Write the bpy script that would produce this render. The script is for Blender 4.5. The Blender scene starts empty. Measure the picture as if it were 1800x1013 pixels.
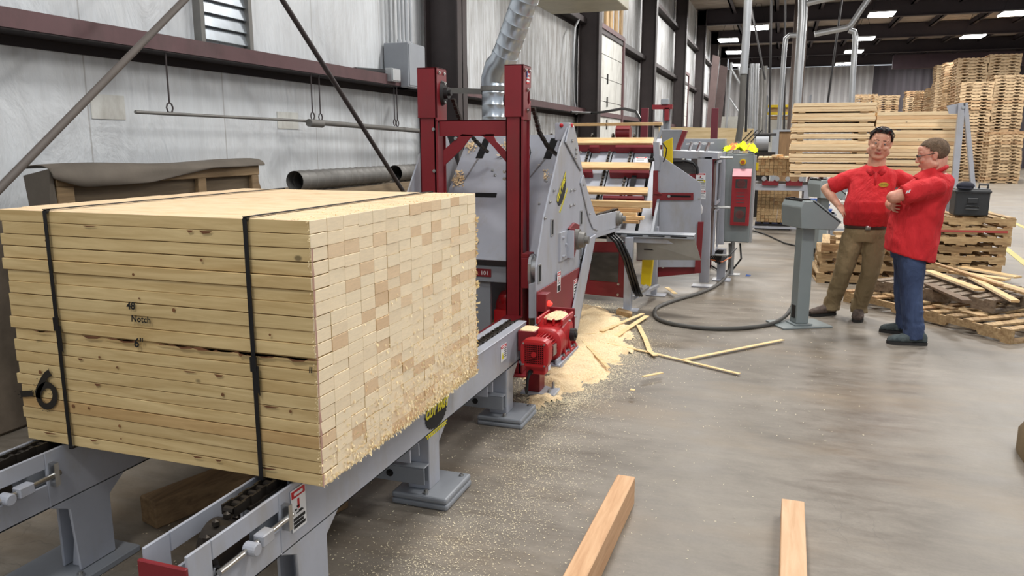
import bpy, math, random
from mathutils import Vector as V, Matrix, Quaternion
random.seed(7)
SC = bpy.context.scene
COL = SC.collection
R = math.radians
# ------------------------------------------------------------------ camera
F, H = 1350.0, 1.7
PITCH = math.atan(254.5 / F)
YAW = math.atan(475 / math.hypot(F, 254.5))
_h = V((-math.sin(YAW), math.cos(YAW), 0))
_fw = _h * math.cos(PITCH) - V((0, 0, math.sin(PITCH)))
_rt = V((math.cos(YAW), math.sin(YAW), 0))
_up = _rt.cross(_fw)
CAM = V((0, 0, H))
def _ray(x, y): return _fw * F + _rt * (x - 900) + _up * (506.5 - y)
# measured points: a sight line met with a real plane of the building or of a machine
def aX(x, y, X0): d = _ray(x, y); return CAM + d * (X0 / d.x)
def aY(x, y, Y0): d = _ray(x, y); return CAM + d * (Y0 / d.y)
def aZ(x, y, Z0=0.0): d = _ray(x, y); return CAM + d * ((Z0 - H) / d.z)
cam = bpy.data.objects.new('camera', bpy.data.cameras.new('camera'))
COL.objects.link(cam)
cam.location = CAM
cam.rotation_euler = (math.pi / 2 - PITCH, 0, YAW)
cam.data.sensor_width = 36; cam.data.lens = F / 1800 * 36
cam.data.clip_end = 300; cam.data.clip_start = .05
SC.camera = cam
# ------------------------------------------------------------------ materials
def lin(c):
    c = c / 255
    return c / 12.92 if c <= .04045 else ((c + .055) / 1.055) ** 2.4
def rgb(r, g, b): return (lin(r), lin(g), lin(b), 1)
class NT:
    def __init__(s, name):
        s.m = bpy.data.materials.new(name); s.m.use_nodes = True
        s.t = s.m.node_tree; s.b = s.t.nodes['Principled BSDF']; s.out = s.t.nodes['Material Output']
    def n(s, typ, **kw):
        o = s.t.nodes.new(typ)
        for k, v in kw.items():
            if k in o.inputs: o.inputs[k].default_value = v
            else: setattr(o, k, v)
        return o
    def l(s, a, b): s.t.links.new(a, b)
    def coord(s, scale=(1, 1, 1), world=False, rand=True):
        if world: c = s.n('ShaderNodeNewGeometry').outputs['Position']
        else:
            c = s.n('ShaderNodeTexCoord').outputs['Object']
            if rand:
                oi = s.n('ShaderNodeObjectInfo'); ad = s.n('ShaderNodeVectorMath', operation='ADD')
                mu = s.n('ShaderNodeMath', operation='MULTIPLY'); mu.inputs[1].default_value = 37
                s.l(oi.outputs['Random'], mu.inputs[0]); s.l(c, ad.inputs[0]); s.l(mu.outputs[0], ad.inputs[1]); c = ad.outputs[0]
        mp = s.n('ShaderNodeMapping'); mp.inputs['Scale'].default_value = scale
        s.l(c, mp.inputs['Vector']); return mp.outputs[0]
    def noise(s, vec, scale=5, detail=4, rough=.55, dist=0):
        o = s.n('ShaderNodeTexNoise'); o.inputs['Scale'].default_value = scale; o.inputs['Detail'].default_value = detail
        o.inputs['Roughness'].default_value = rough; o.inputs['Distortion'].default_value = dist
        s.l(vec, o.inputs['Vector']); return o.outputs['Fac']
    def ramp(s, fac, *st):
        r = s.n('ShaderNodeValToRGB'); e = r.color_ramp.elements
        while len(e) < len(st): e.new(.5)
        for el, (p, c) in zip(e, st): el.position = p; el.color = c if len(c) == 4 else (*c, 1)
        s.l(fac, r.inputs[0]); return r.outputs[0]
    def mix(s, fac, a, b, mode='MIX'):
        m = s.n('ShaderNodeMix', data_type='RGBA', blend_type=mode)
        for sock, val in ((m.inputs[0], fac), (m.inputs[6], a), (m.inputs[7], b)):
            if hasattr(val, 'links') or hasattr(val, 'is_linked'): s.l(val, sock)
            else: sock.default_value = val
        return m.outputs[2]
    def bump(s, h, strength=.3, dist=.01):
        b = s.n('ShaderNodeBump'); b.inputs['Strength'].default_value = strength; b.inputs['Distance'].default_value = dist
        s.l(h, b.inputs['Height']); s.l(b.outputs[0], s.b.inputs['Normal'])
    def col(s, c):
        if hasattr(c, 'is_linked'): s.l(c, s.b.inputs['Base Color'])
        else: s.b.inputs['Base Color'].default_value = c
    def rm(s, r, m=0): s.b.inputs['Roughness'].default_value = r; s.b.inputs['Metallic'].default_value = m; return s.m
G = lambda v: (v, v, v, 1)
def paint(name, c, rough=.45, var=.12, metal=0, dirt=None, bump=.0):
    t = NT(name); v = t.coord(world=False)
    f = t.noise(v, 3.5, 6, .65)
    a = tuple(x * (1 - var) for x in c[:3]) + (1,); b = tuple(min(1, x * (1 + var)) for x in c[:3]) + (1,)
    o = t.ramp(f, (.3, a), (.7, b))
    if dirt:
        g = t.noise(t.coord((1, 1, .35), world=True), 4, 8, .7)
        k = t.ramp(g, (.50, G(0)), (.75, G(.6)))
        o = t.mix(k, o, dirt)
    t.col(o)
    if bump: t.bump(t.noise(v, 30, 3), bump, .004)
    return t.rm(rough, metal)
def plain(name, c, rough=.5, metal=0, emit=0):
    t = NT(name); t.col(c)
    if emit: t.b.inputs['Emission Color'].default_value = c; t.b.inputs['Emission Strength'].default_value = emit
    return t.rm(rough, metal)
def wood(name, light, dark, axis=0, knots=True, endgrain=None, top=None):
    """pale softwood, grain running along the given axis; per board tint comes from the mesh attribute and the object's own number"""
    t = NT(name)
    sc = [14, 14, 14]; sc[axis] = 1.1
    v = t.coord(tuple(sc))
    g = t.noise(v, 2.2, 6, .62, .6)
    base = t.ramp(g, (.32, dark), (.5, tuple((a + b) / 2 for a, b in zip(light, dark))), (.68, light))
    at = t.n('ShaderNodeAttribute'); at.attribute_name = 'tint'
    oi = t.n('ShaderNodeObjectInfo')
    ad = t.n('ShaderNodeMath', operation='ADD'); t.l(at.outputs['Fac'], ad.inputs[0])
    mu = t.n('ShaderNodeMath', operation='MULTIPLY'); mu.inputs[1].default_value = .6; t.l(oi.outputs['Random'], mu.inputs[0]); t.l(mu.outputs[0], ad.inputs[1])
    fr = t.n('ShaderNodeMath', operation='FRACT'); t.l(ad.outputs[0], fr.inputs[0])
    tt = t.ramp(fr.outputs[0], (0, (.80, .66, .55)), (.14, (.90, .79, .70)), (.2, (.97, .95, .92)), (.8, (1.04, 1.0, .95)), (1, (.93, .89, .85)))
    c = t.mix(1.0, base, tt, 'MULTIPLY')
    if knots:
        sk = [3.2, 3.2, 3.2]; sk[axis] = 2.1
        vo = t.n('ShaderNodeTexVoronoi'); t.l(t.coord(tuple(sk)), vo.inputs['Vector']); vo.inputs['Scale'].default_value = 1.6
        k = t.ramp(vo.outputs['Distance'], (.035, G(.85)), (.06, G(0)))
        c = t.mix(k, c, tuple(x * .3 for x in dark[:3]) + (1,))
        st = [9, 9, 9]; st[axis] = 1.6
        k2 = t.ramp(t.noise(t.coord(tuple(st)), 1.3, 4), (.66, G(0)), (.74, G(.35)))
        c = t.mix(k2, c, tuple(x * .45 for x in dark[:3]) + (1,))
    if endgrain:
        ge = t.n('ShaderNodeNewGeometry'); sx = t.n('ShaderNodeSeparateXYZ'); t.l(ge.outputs['Normal'], sx.inputs[0])
        ab = t.n('ShaderNodeMath', operation='ABSOLUTE'); t.l(sx.outputs[axis], ab.inputs[0])
        gt = t.n('ShaderNodeMath', operation='GREATER_THAN'); gt.inputs[1].default_value = .7; t.l(ab.outputs[0], gt.inputs[0])
        e = t.noise(t.coord((9, 9, 60)), 2.5, 5, .7)
        e2 = t.ramp(e, (.3, tuple(x * .88 for x in endgrain[:3])), (.7, endgrain))
        e3 = t.mix(1.0, e2, tt, 'MULTIPLY')
        c = t.mix(gt.outputs[0], c, e3)
    if top:  # puts lamp light on the bundle's top into the colour of upward faces
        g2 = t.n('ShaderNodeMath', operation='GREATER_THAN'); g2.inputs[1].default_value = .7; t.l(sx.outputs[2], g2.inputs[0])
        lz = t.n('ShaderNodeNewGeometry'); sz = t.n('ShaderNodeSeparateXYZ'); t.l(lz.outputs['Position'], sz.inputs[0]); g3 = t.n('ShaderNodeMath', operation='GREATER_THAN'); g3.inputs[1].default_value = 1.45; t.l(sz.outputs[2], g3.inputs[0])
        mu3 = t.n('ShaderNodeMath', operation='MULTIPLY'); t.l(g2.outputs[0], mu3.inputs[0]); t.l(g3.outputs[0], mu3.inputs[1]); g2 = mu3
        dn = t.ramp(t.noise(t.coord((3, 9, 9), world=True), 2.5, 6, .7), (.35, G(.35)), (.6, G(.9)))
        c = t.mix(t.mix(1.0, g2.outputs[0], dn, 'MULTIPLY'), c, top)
    t.col(c); t.bump(g, .25, .003)
    return t.rm(.75)
M = {}
PALE, PALED = rgb(226, 198, 150), rgb(190, 152, 104)
for ax, k in enumerate('xyz'):
    M['wood_' + k] = wood('pale pine ' + k, PALE, PALED, ax, True, rgb(244, 222, 186))
    M['old_' + k] = wood('weathered pallet wood ' + k, rgb(196, 170, 128), rgb(140, 112, 78), ax)
    M['grey_' + k] = wood('grey weathered wood ' + k, rgb(140, 126, 108), rgb(92, 78, 64), ax)
    M['dark_' + k] = wood('dark grimy timber ' + k, rgb(150, 124, 90), rgb(108, 86, 60), ax)
M['new_x'] = wood('fresh stack board', rgb(250, 230, 194), rgb(228, 200, 158), 0)
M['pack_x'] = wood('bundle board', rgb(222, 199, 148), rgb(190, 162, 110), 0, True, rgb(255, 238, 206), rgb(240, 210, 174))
M['pal_x'] = wood('stacked pallet wood', rgb(206, 184, 150), rgb(158, 134, 104), 0, False)
M['grey'] = paint('light grey machine paint', rgb(168, 171, 180), .38, .07, dirt=rgb(150, 140, 122))
M['grey2'] = paint('mid grey machine paint', rgb(140, 144, 150), .45, .08)
M['green_grey'] = paint('console grey paint', rgb(134, 142, 142), .4, .05)
M['red'] = paint('dark red machine paint', rgb(124, 28, 36), .42, .1, dirt=rgb(108, 44, 44))
M['brightred'] = paint('motor red paint', rgb(176, 30, 34), .35, .08)
M['yellow'] = paint('yellow guard paint', rgb(226, 196, 20), .4, .06)
M['steel'] = paint('bolt steel', rgb(190, 190, 188), .3, .1, 1)
M['galv'] = paint('galvanised sheet', rgb(196, 204, 212), .28, .16, .85)
M['galvd'] = paint('dusty galvanised sheet', rgb(120, 118, 114), .55, .16, .4)
M['dark'] = plain('dark iron', rgb(42, 40, 40), .5, .4)
M['black'] = plain('black rubber', rgb(18, 18, 20), .45)
M['hole'] = plain('dark opening', rgb(10, 10, 12), .9)
M['chain'] = paint('greasy chain', rgb(62, 56, 50), .45, .3, .7)
M['brown'] = paint('primer brown steel', rgb(58, 50, 50), .6, .15, bump=.1)
M['maroon'] = paint('maroon girt paint', rgb(94, 66, 68), .6, .12, dirt=rgb(64, 50, 48))
M['rafter'] = paint('dark roof steel', rgb(46, 38, 42), .7, .1)
M['white'] = plain('sticker white', rgb(232, 232, 232), .5)
M['ink'] = plain('black ink', rgb(14, 14, 14), .7)
M['inkred'] = plain('red ink', rgb(190, 26, 36), .6)
M['inkyel'] = plain('yellow ink', rgb(228, 214, 30), .5)
M['inkblue'] = plain('blue ink', rgb(30, 50, 120), .5)
M['tarp'] = paint('dusty tarp', rgb(98, 90, 80), .85, .16, bump=.3)
M['hose'] = plain('grey hose', rgb(84, 82, 78), .55)
M['conduit'] = paint('conduit', rgb(178, 180, 182), .35, .08, .6)
M['lamp'] = plain('lamp glow', (1, 1, 1, 1), .5, 0, 30)
M['hiviz'] = paint('high visibility fabric', rgb(222, 244, 20), .8, .1)
M['hiorange'] = plain('orange tape', rgb(250, 130, 70), .7)
M['bluepal'] = plain('blue plastic', rgb(30, 80, 160), .5)
M['plastic'] = paint('black plastic case', rgb(42, 44, 46), .5, .1)
M['ply'] = wood('plywood', rgb(214, 196, 158), rgb(190, 168, 126), 0, False)
def saw_mat():
    t = NT('sawdust'); v = t.coord(world=True)
    a = t.noise(v, 6, 5); b = t.noise(v, 90, 2)
    c = t.mix(.5, t.ramp(a, (.3, rgb(240, 208, 160)), (.7, rgb(255, 232, 194))), t.ramp(b, (.3, rgb(200, 160, 104)), (.7, rgb(255, 236, 196))))
    t.col(c); t.bump(t.noise(v, 70, 4), .8, .01); return t.rm(.95)
M['saw'] = saw_mat()
def floor_mat():
    t = NT('worn concrete'); v = t.coord(world=True)
    big = t.noise(v, .9, 6, .65, .4); mid = t.noise(t.coord((.7, 2.0, 1), world=True), 3.0, 10, .75, .3); fine = t.noise(v, 60, 4, .7)
    c = t.ramp(big, (.34, rgb(102, 94, 83)), (.5, rgb(126, 118, 107)), (.66, rgb(146, 138, 127)))
    c = t.mix(.45, c, t.ramp(mid, (.36, rgb(90, 80, 68)), (.5, rgb(128, 121, 111)), (.66, rgb(160, 152, 141))))
    c = t.mix(.25, c, t.ramp(fine, (.3, rgb(96, 90, 82)), (.7, rgb(172, 168, 160))), 'SOFT_LIGHT')
    tan = t.ramp(t.noise(t.coord((.5, 1.3, 1), world=True), 1.1, 5, .6), (.52, G(0)), (.70, G(.5)))
    c = t.mix(tan, c, rgb(140, 122, 98))
    # fine crack web
    vo = t.n('ShaderNodeTexVoronoi', feature='DISTANCE_TO_EDGE'); vo.inputs['Scale'].default_value = 2.6
    wv = t.n('ShaderNodeVectorMath', operation='ADD'); nz = t.n('ShaderNodeTexNoise'); nz.inputs['Scale'].default_value = 1.5; nz.inputs['Detail'].default_value = 5
    t.l(v, nz.inputs['Vector']); t.l(v, wv.inputs[0]); t.l(nz.outputs['Color'], wv.inputs[1]); t.l(wv.outputs[0], vo.inputs['Vector'])
    ck = t.ramp(vo.outputs['Distance'], (.002, G(.35)), (.012, G(0)))
    ckm = t.mix(1.0, ck, t.ramp(t.noise(v, .8, 3), (.5, G(0)), (.62, G(1))), 'MULTIPLY')
    c = t.mix(ckm, c, rgb(84, 78, 72))
    t.col(c)
    t.l(t.ramp(mid, (.3, G(.38)), (.7, G(.6))), t.b.inputs['Roughness'])
    t.bump(fine, .12, .003); return t.m
M['floor'] = floor_mat()
def wall_mat():
    t = NT('grimy white insulation facing'); v = t.coord(world=True)
    ge = t.n('ShaderNodeNewGeometry'); sx = t.n('ShaderNodeSeparateXYZ'); t.l(ge.outputs['Position'], sx.inputs[0])
    c = t.ramp(t.noise(t.coord((1, 1, .35), world=True), 1.3, 6, .6), (.3, rgb(198, 201, 203)), (.7, rgb(220, 224, 227)))
    st = t.noise(t.coord((1, 5, .45), world=True), 2.6, 9, .75, .6)
    # streaks get heavier down the building
    mr = t.n('ShaderNodeMapRange'); mr.inputs[1].default_value = 6; mr.inputs[2].default_value = 15; mr.inputs[3].default_value = .13; mr.inputs[4].default_value = .95
    t.l(sx.outputs[1], mr.inputs[0])
    s = t.mix(1.0, t.ramp(st, (.40, G(0)), (.64, G(1))), mr.outputs[0], 'MULTIPLY')
    c = t.mix(s, c, rgb(104, 94, 82))
    sp = t.ramp(t.noise(t.coord((1, 3, .9), world=True), 9, 6, .8), (.66, G(0)), (.75, G(.5)))
    c = t.mix(sp, c, rgb(120, 112, 102))
    # brown-grey darkening that strengthens up to each girt, broken by noise
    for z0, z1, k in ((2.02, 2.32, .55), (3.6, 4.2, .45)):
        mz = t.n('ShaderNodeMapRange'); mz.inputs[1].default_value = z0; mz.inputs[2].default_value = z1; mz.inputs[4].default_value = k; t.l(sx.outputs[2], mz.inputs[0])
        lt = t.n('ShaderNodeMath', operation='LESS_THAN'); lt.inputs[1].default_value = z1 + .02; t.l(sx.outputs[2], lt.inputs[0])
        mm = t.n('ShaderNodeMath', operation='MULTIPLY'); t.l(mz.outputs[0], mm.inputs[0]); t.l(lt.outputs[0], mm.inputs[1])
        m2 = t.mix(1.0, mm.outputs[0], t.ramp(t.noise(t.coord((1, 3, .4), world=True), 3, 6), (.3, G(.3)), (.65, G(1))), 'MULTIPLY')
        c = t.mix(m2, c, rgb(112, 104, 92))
    # seams every 1.2 m
    mo = t.n('ShaderNodeMath', operation='PINGPONG'); mo.inputs[1].default_value = .66; t.l(sx.outputs[1], mo.inputs[0])
    se = t.ramp(mo.outputs[0], (.003, G(.5)), (.008, G(0)))
    c = t.mix(se, c, rgb(120, 110, 100))
    t.col(c)
    wr = t.noise(t.coord((1, 1.2, .5), world=True), 2.4, 6, .6, 1.2)
    t.bump(wr, .32, .1); return t.rm(.5)
M['wall'] = wall_mat()
def corr(name, a, b, axis, freq, world=True):
    t = NT(name); ge = t.n('ShaderNodeNewGeometry'); sx = t.n('ShaderNodeSeparateXYZ'); t.l(ge.outputs['Position'], sx.inputs[0])
    mu = t.n('ShaderNodeMath', operation='MULTIPLY'); mu.inputs[1].default_value = freq; t.l(sx.outputs[axis], mu.inputs[0])
    si = t.n('ShaderNodeMath', operation='SINE'); t.l(mu.outputs[0], si.inputs[0])
    n = t.noise(t.coord(world=True), .6, 6, .65)
    c = t.mix(.5, t.ramp(si.outputs[0], (.0, a), (.7, b)), t.ramp(n, (.3, a), (.7, b)))
    t.col(c); t.bump(si.outputs[0], .6, .03); return t.rm(.6)
M['endwall'] = corr('grey corrugated end wall', rgb(138, 136, 136), rgb(178, 177, 178), 0, 14)
M['deck'] = corr('roof deck', rgb(124, 114, 106), rgb(176, 166, 156), 1, 18)
M['darkwall'] = corr('dark far wall', rgb(62, 56, 62), rgb(84, 78, 84), 0, 12)
M['concrete'] = paint('dirty concrete', rgb(110, 98, 84), .9, .25, bump=.4)
M['rollup'] = paint('roll up door panel', rgb(204, 204, 198), .6, .08, dirt=rgb(130, 122, 110))
# ------------------------------------------------------------------ mesh builder
class MB:
    def __init__(s): s.v = []; s.f = []; s.m = []; s.t = []; s.mi = 0; s.ti = .5; s.marks = []
    def add(s, vs, fs):
        n = len(s.v); s.v += [V(p) for p in vs]
        for f in fs: s.f.append([i + n for i in f]); s.m.append(s.mi); s.t.append(s.ti)
        return s
    def mat(s, i): s.mi = i; return s
    def hexa(s, p): return s.add(p, [(0, 3, 2, 1), (4, 5, 6, 7), (0, 1, 5, 4), (1, 2, 6, 5), (2, 3, 7, 6), (3, 0, 4, 7)])
    def box(s, x0, x1, y0, y1, z0, z1):
        return s.hexa([(x0, y0, z0), (x1, y0, z0), (x1, y1, z0), (x0, y1, z0), (x0, y0, z1), (x1, y0, z1), (x1, y1, z1), (x0, y1, z1)])
    def bar(s, a, b, w, h, up=(0, 0, 1)):
        a = V(a); b = V(b); d = (b - a).normalized(); u = V(up)
        if abs(d.dot(u)) > .98: u = V((0, 1, 0))
        r = d.cross(u).normalized() * w / 2; u = r.normalized().cross(d).normalized() * h / 2
        return s.hexa([a - r - u, a + r - u, b + r - u, b - r - u, a - r + u, a + r + u, b + r + u, b - r + u])
    def prism(s, poly, vec):
        poly = [V(p) for p in poly]; vec = V(vec); n = len(poly)
        nr = V((0, 0, 0))
        for i in range(n): nr += poly[i].cross(poly[(i + 1) % n])
        if nr.dot(vec) > 0: poly = poly[::-1]
        fs = [tuple(range(n)), tuple(range(2 * n - 1, n - 1, -1))]
        fs += [((i + 1) % n, i, i + n, (i + 1) % n + n) for i in range(n)]
        return s.add(poly + [p + vec for p in poly], fs)
    def tube(s, pts, r, n=12, caps=True, closed=False):
        pts = [V(p) for p in pts]; k = len(pts)
        rs = r if isinstance(r, (list, tuple)) else [r] * k
        tan = []
        for i in range(k):
            a = pts[(i - 1) % k] if closed else pts[max(i - 1, 0)]; b = pts[(i + 1) % k] if closed else pts[min(i + 1, k - 1)]
            tan.append((b - a).normalized())
        u = tan[0].orthogonal().normalized(); vs = []
        for i in range(k):
            if i: u = tan[i - 1].rotation_difference(tan[i]) @ u
            w = tan[i].cross(u)
            vs += [pts[i] + (u * math.cos(6.28318 * j / n) + w * math.sin(6.28318 * j / n)) * rs[i] for j in range(n)]
        fs = []
        for i in range(k if closed else k - 1):
            a = i * n; b = ((i + 1) % k) * n
            fs += [(a + j, a + (j + 1) % n, b + (j + 1) % n, b + j) for j in range(n)]
        if caps and not closed: fs += [tuple(range(n - 1, -1, -1)), tuple(range((k - 1) * n, k * n))]
        return s.add(vs, fs)
    def cyl(s, a, b, r, r1=None, n=16): return s.tube([a, b], [r, r if r1 is None else r1], n)
    def ball(s, c, r, n=12, q=None):
        c = V(c); r = V(r) if not isinstance(r, (int, float)) else V((r, r, r)); vs = []; h = n // 2
        for i in range(1, h):
            th = math.pi * i / h
            for j in range(n):
                p = V((r.x * math.sin(th) * math.cos(2 * math.pi * j / n), r.y * math.sin(th) * math.sin(2 * math.pi * j / n), r.z * math.cos(th)))
                vs.append(c + (q @ p if q else p))
        top = V((0, 0, r.z)); bot = -top
        if q: top = q @ top; bot = q @ bot
        vs += [c + top, c + bot]; T = len(vs) - 2; B = T + 1; fs = []
        for i in range(h - 2):
            for j in range(n): a = i * n; fs.append((a + j, a + n + j, a + n + (j + 1) % n, a + (j + 1) % n))
        for j in range(n): fs.append((T, j, (j + 1) % n)); a = (h - 2) * n; fs.append((B, a + (j + 1) % n, a + j))
        return s.add(vs, fs)
    def cap(s, a, b, r0, r1, n=12):
        """rounded limb segment"""
        a = V(a); b = V(b); d = b - a; L = d.length; d.normalize(); pts = []; rs = []
        for i in range(1, 5): t = math.pi / 2 * i / 4; pts.append(a - d * r0 * math.cos(t)); rs.append(r0 * math.sin(t))
        for i in range(0, 4): t = math.pi / 2 * i / 4; pts.append(b + d * r1 * math.sin(t)); rs.append(r1 * math.cos(t))
        return s.tube(pts, rs, n)
    def loft(s, rings, n=20, p=2.0):
        """rings: (centre, half width vector, half depth vector)"""
        vs = []
        for c, a, b in rings:
            c = V(c); a = V(a); b = V(b)
            for j in range(n):
                t = 2 * math.pi * j / n; ct, st = math.cos(t), math.sin(t)
                vs.append(c + a * math.copysign(abs(ct) ** (2 / p), ct) + b * math.copysign(abs(st) ** (2 / p), st))
        k = len(rings); fs = []
        for i in range(k - 1): fs += [(i * n + j, i * n + (j + 1) % n, (i + 1) * n + (j + 1) % n, (i + 1) * n + j) for j in range(n)]
        fs += [tuple(range(n - 1, -1, -1)), tuple(range((k - 1) * n, k * n))]
        return s.add(vs, fs)
    def frame(s, o, u, w, W, Hh, t, d):
        """rectangular frame: corner o, unit axes u (width) and w (height), border t, depth vector d"""
        o = V(o); u = V(u); w = V(w)
        for a0, a1, b0, b1 in ((0, W, 0, t), (0, W, Hh - t, Hh), (0, t, t, Hh - t), (W - t, W, t, Hh - t)):
            s.prism([o + u * a0 + w * b0, o + u * a1 + w * b0, o + u * a1 + w * b1, o + u * a0 + w * b1], d)
        return s
    def build(s, name, mats, parent=None, smooth=False, bevel=0, origin=None, seg=1, **tags):
        if name == 'bolt' and len(s.marks) > 1:
            mk = s.marks[1:] + [(len(s.v), len(s.f))]; a0, f0 = 0, 0; last = None
            for a1, f1 in mk:
                q = MB(); q.v = s.v[a0:a1]; q.f = [[i - a0 for i in f] for f in s.f[f0:f1]]; q.m = s.m[f0:f1]; q.t = s.t[f0:f1]; last = q.build(name, mats, parent, smooth, bevel, **tags); a0, f0 = a1, f1
            return last
        if not isinstance(mats, (list, tuple)): mats = [mats]
        mats = [M[m] if isinstance(m, str) else m for m in mats]
        lo = V((min(p.x for p in s.v), min(p.y for p in s.v), min(p.z for p in s.v))); hi = V((max(p.x for p in s.v), max(p.y for p in s.v), max(p.z for p in s.v)))
        o = V(origin) if origin is not None else V(((lo.x + hi.x) / 2, (lo.y + hi.y) / 2, lo.z if parent is None else (lo.z + hi.z) / 2))
        me = bpy.data.meshes.new(name); me.from_pydata([p - o for p in s.v], [], s.f); me.validate()
        for m in mats: me.materials.append(m)
        at = me.attributes.new('tint', 'FLOAT', 'FACE')
        for i, pl in enumerate(me.polygons):
            if i < len(s.m): pl.material_index = s.m[i]; at.data[i].value = s.t[i]
            pl.use_smooth = bool(smooth)
        ob = bpy.data.objects.new(name, me); COL.objects.link(ob)
        if smooth and smooth != 'all':
            try:
                me.set_sharp_from_angle(angle=R(40))
            except Exception: pass
        wl = V((0, 0, 0))
        if parent is not None: ob.parent = parent; wl = wloc(parent)
        ob.location = o - wl
        if bevel:
            b = ob.modifiers.new('edge', 'BEVEL'); b.width = bevel; b.segments = seg; b.limit_method = 'ANGLE'
        for k, v_ in tags.items(): ob[k] = v_
        return ob
def wloc(o):
    l = o.location.copy()
    while o.parent: o = o.parent; l += o.location
    return l
def tag(o, label=None, category=None, group=None, kind=None):
    for k, v in (('label', label), ('category', category), ('group', group), ('kind', kind)):
        if v: o[k] = v
    return o
def thing(name, loc, label, category, group=None):
    o = bpy.data.objects.new(name, None); o.empty_display_size = .1; COL.objects.link(o); o.location = loc
    return tag(o, label, category, group)
def struct(o): o['kind'] = 'structure'; return o
def copy_tree(o, parent=None):
    c = o.copy(); COL.objects.link(c)
    if parent is not None: c.parent = parent
    for ch in [q for q in bpy.data.objects if q.parent is o]: copy_tree(ch, c)
    return c
def text_mesh(txt, size, origin, u, w, mat, name, parent, lift=.002, shear=0, bold=.0, wscale=1.0, label=None):
    """flat lettering lying in the plane spanned by u (reading direction) and w (up)"""
    cu = bpy.data.curves.new('t', 'FONT'); cu.body = txt; cu.size = size; cu.shear = shear; cu.offset = bold; cu.resolution_u = 2
    t = bpy.data.objects.new('t', cu); COL.objects.link(t)
    dg = bpy.context.evaluated_depsgraph_get(); me = bpy.data.meshes.new_from_object(t.evaluated_get(dg))
    bpy.data.objects.remove(t)
    u = V(u).normalized(); w = V(w).normalized(); n = u.cross(w); o = V(origin)
    me.transform(Matrix(((u.x * wscale, w.x, n.x, 0), (u.y * wscale, w.y, n.y, 0), (u.z * wscale, w.z, n.z, 0), (0, 0, 0, 1))))
    me.name = name; me.materials.clear(); me.materials.append(M[mat] if isinstance(mat, str) else mat)
    ob = bpy.data.objects.new(name, me); COL.objects.link(ob); ob.parent = parent
    ob.location = o + n * lift - (wloc(parent) if parent else V((0, 0, 0)))
    if label: ob['label'] = label
    return ob
def sticker(o, u, w, W, Hh, parent, head='inkred', pict=None, lines=4, name='warning_label', side=False, label=None):
    """a printed label: white ground, coloured header, rows of small print, an optional pictogram"""
    o = V(o); u = V(u).normalized(); w = V(w).normalized(); n = u.cross(w)
    b = MB()
    def q(a0, a1, b0, b1, mi, l=.0015): b.mat(mi).prism([o + u * a0 * W + w * b0 * Hh + n * l * .3, o + u * a1 * W + w * b0 * Hh + n * l * .3, o + u * a1 * W + w * b1 * Hh + n * l * .3, o + u * a0 * W + w * b1 * Hh + n * l * .3], n * l)
    q(0, 1, 0, 1, 0)
    q(.04, .96, .8, .97, 1, .0025)
    q(.2, .8, .85, .92, 0, .003)
    y = .72
    if pict:
        b.mat(3 if pict == 'tri' else 2)
        if pict == 'tri':
            b.prism([o + u * .15 * W + w * .15 * Hh + n * .001, o + u * .48 * W + w * .15 * Hh + n * .001, o + u * .315 * W + w * .55 * Hh + n * .001], n * .0025)
            b.mat(2); c0 = o + u * .315 * W + w * .3 * Hh; b.prism([c0 - u * .02 * W - w * .08 * Hh, c0 + u * .02 * W - w * .08 * Hh, c0 + u * .02 * W + w * .12 * Hh, c0 - u * .02 * W + w * .12 * Hh], n * .004)
            for i in range(5): q(.55, .93, .68 - i * .12, .72 - i * .12, 2, .0025)
            y = None
        else:
            for i in range(4): q(.1 + .13 * i, .16 + .19 * i, .42 + .06 * (i % 3), .46 + .06 * (i % 3), 2, .0025)
            q(.42, .55, .5, .74, 1, .0025); q(.3, .8, .4, .425, 2, .0025); y = .32
    if y:
        for i in range(lines): q(.1, .9 - .12 * (i % 2), y - .07 - i * y / (lines + .5), y - i * y / (lines + .5), 2, .0025)
    ob = b.build(name, ['white', head, 'ink', 'inkyel'], parent)
    if label: ob['label'] = label
    return ob
def logo(o, u, w, W, parent, cover=False, name='logo_decal'):
    """black saw blade segment under slanting yellow lettering"""
    o = V(o); u = V(u).normalized(); w = V(w).normalized(); n = u.cross(w)
    b = MB(); pts = []
    k = 26
    for i in range(k + 1):
        a = math.pi * (1 + i / k); rr = 1 if i % 2 else .93
        pts.append(o + u * (W * .5 + W * .46 * math.cos(a) * rr) + w * (W * .18 + W * .26 * math.sin(a) * rr))
    pts += [o + u * W * .98 + w * W * .24, o + u * W * .02 + w * W * .24]
    b.prism(pts, n * .002)
    d = b.build(name, 'ink', parent)
    text_mesh('CUT FAST', W * .215, o + u * W * .03 + w * W * .2, u, w, 'inkyel', 'lettering', d, .004, .25, .004, 1.0)
    b = MB(); b.prism([o + u * W * .05 - w * W * .10, o + u * W * .95 - w * W * .10, o + u * W * .95 - w * W * .115, o + u * W * .05 - w * W * .115], n * .002)
    for i in range(12): b.prism([o + u * W * (.1 + .07 * i) - w * W * .17, o + u * W * (.14 + .07 * i) - w * W * .17, o + u * W * (.14 + .07 * i) - w * W * .135, o + u * W * (.1 + .07 * i) - w * W * .135], n * .002)
    b.build('small_print', 'inkyel', d)
    return d
X_, Y_, Z_ = V((1, 0, 0)), V((0, 1, 0)), V((0, 0, 1))
def bolt(b, p, n, r=.011, h=.008):
    b.marks.append((len(b.v), len(b.f))); p = V(p); n = V(n).normalized(); b.tube([p, p + n * h], r, 6); b.tube([p + n * h, p + n * (h + .007)], r * .55, 8)
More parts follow.
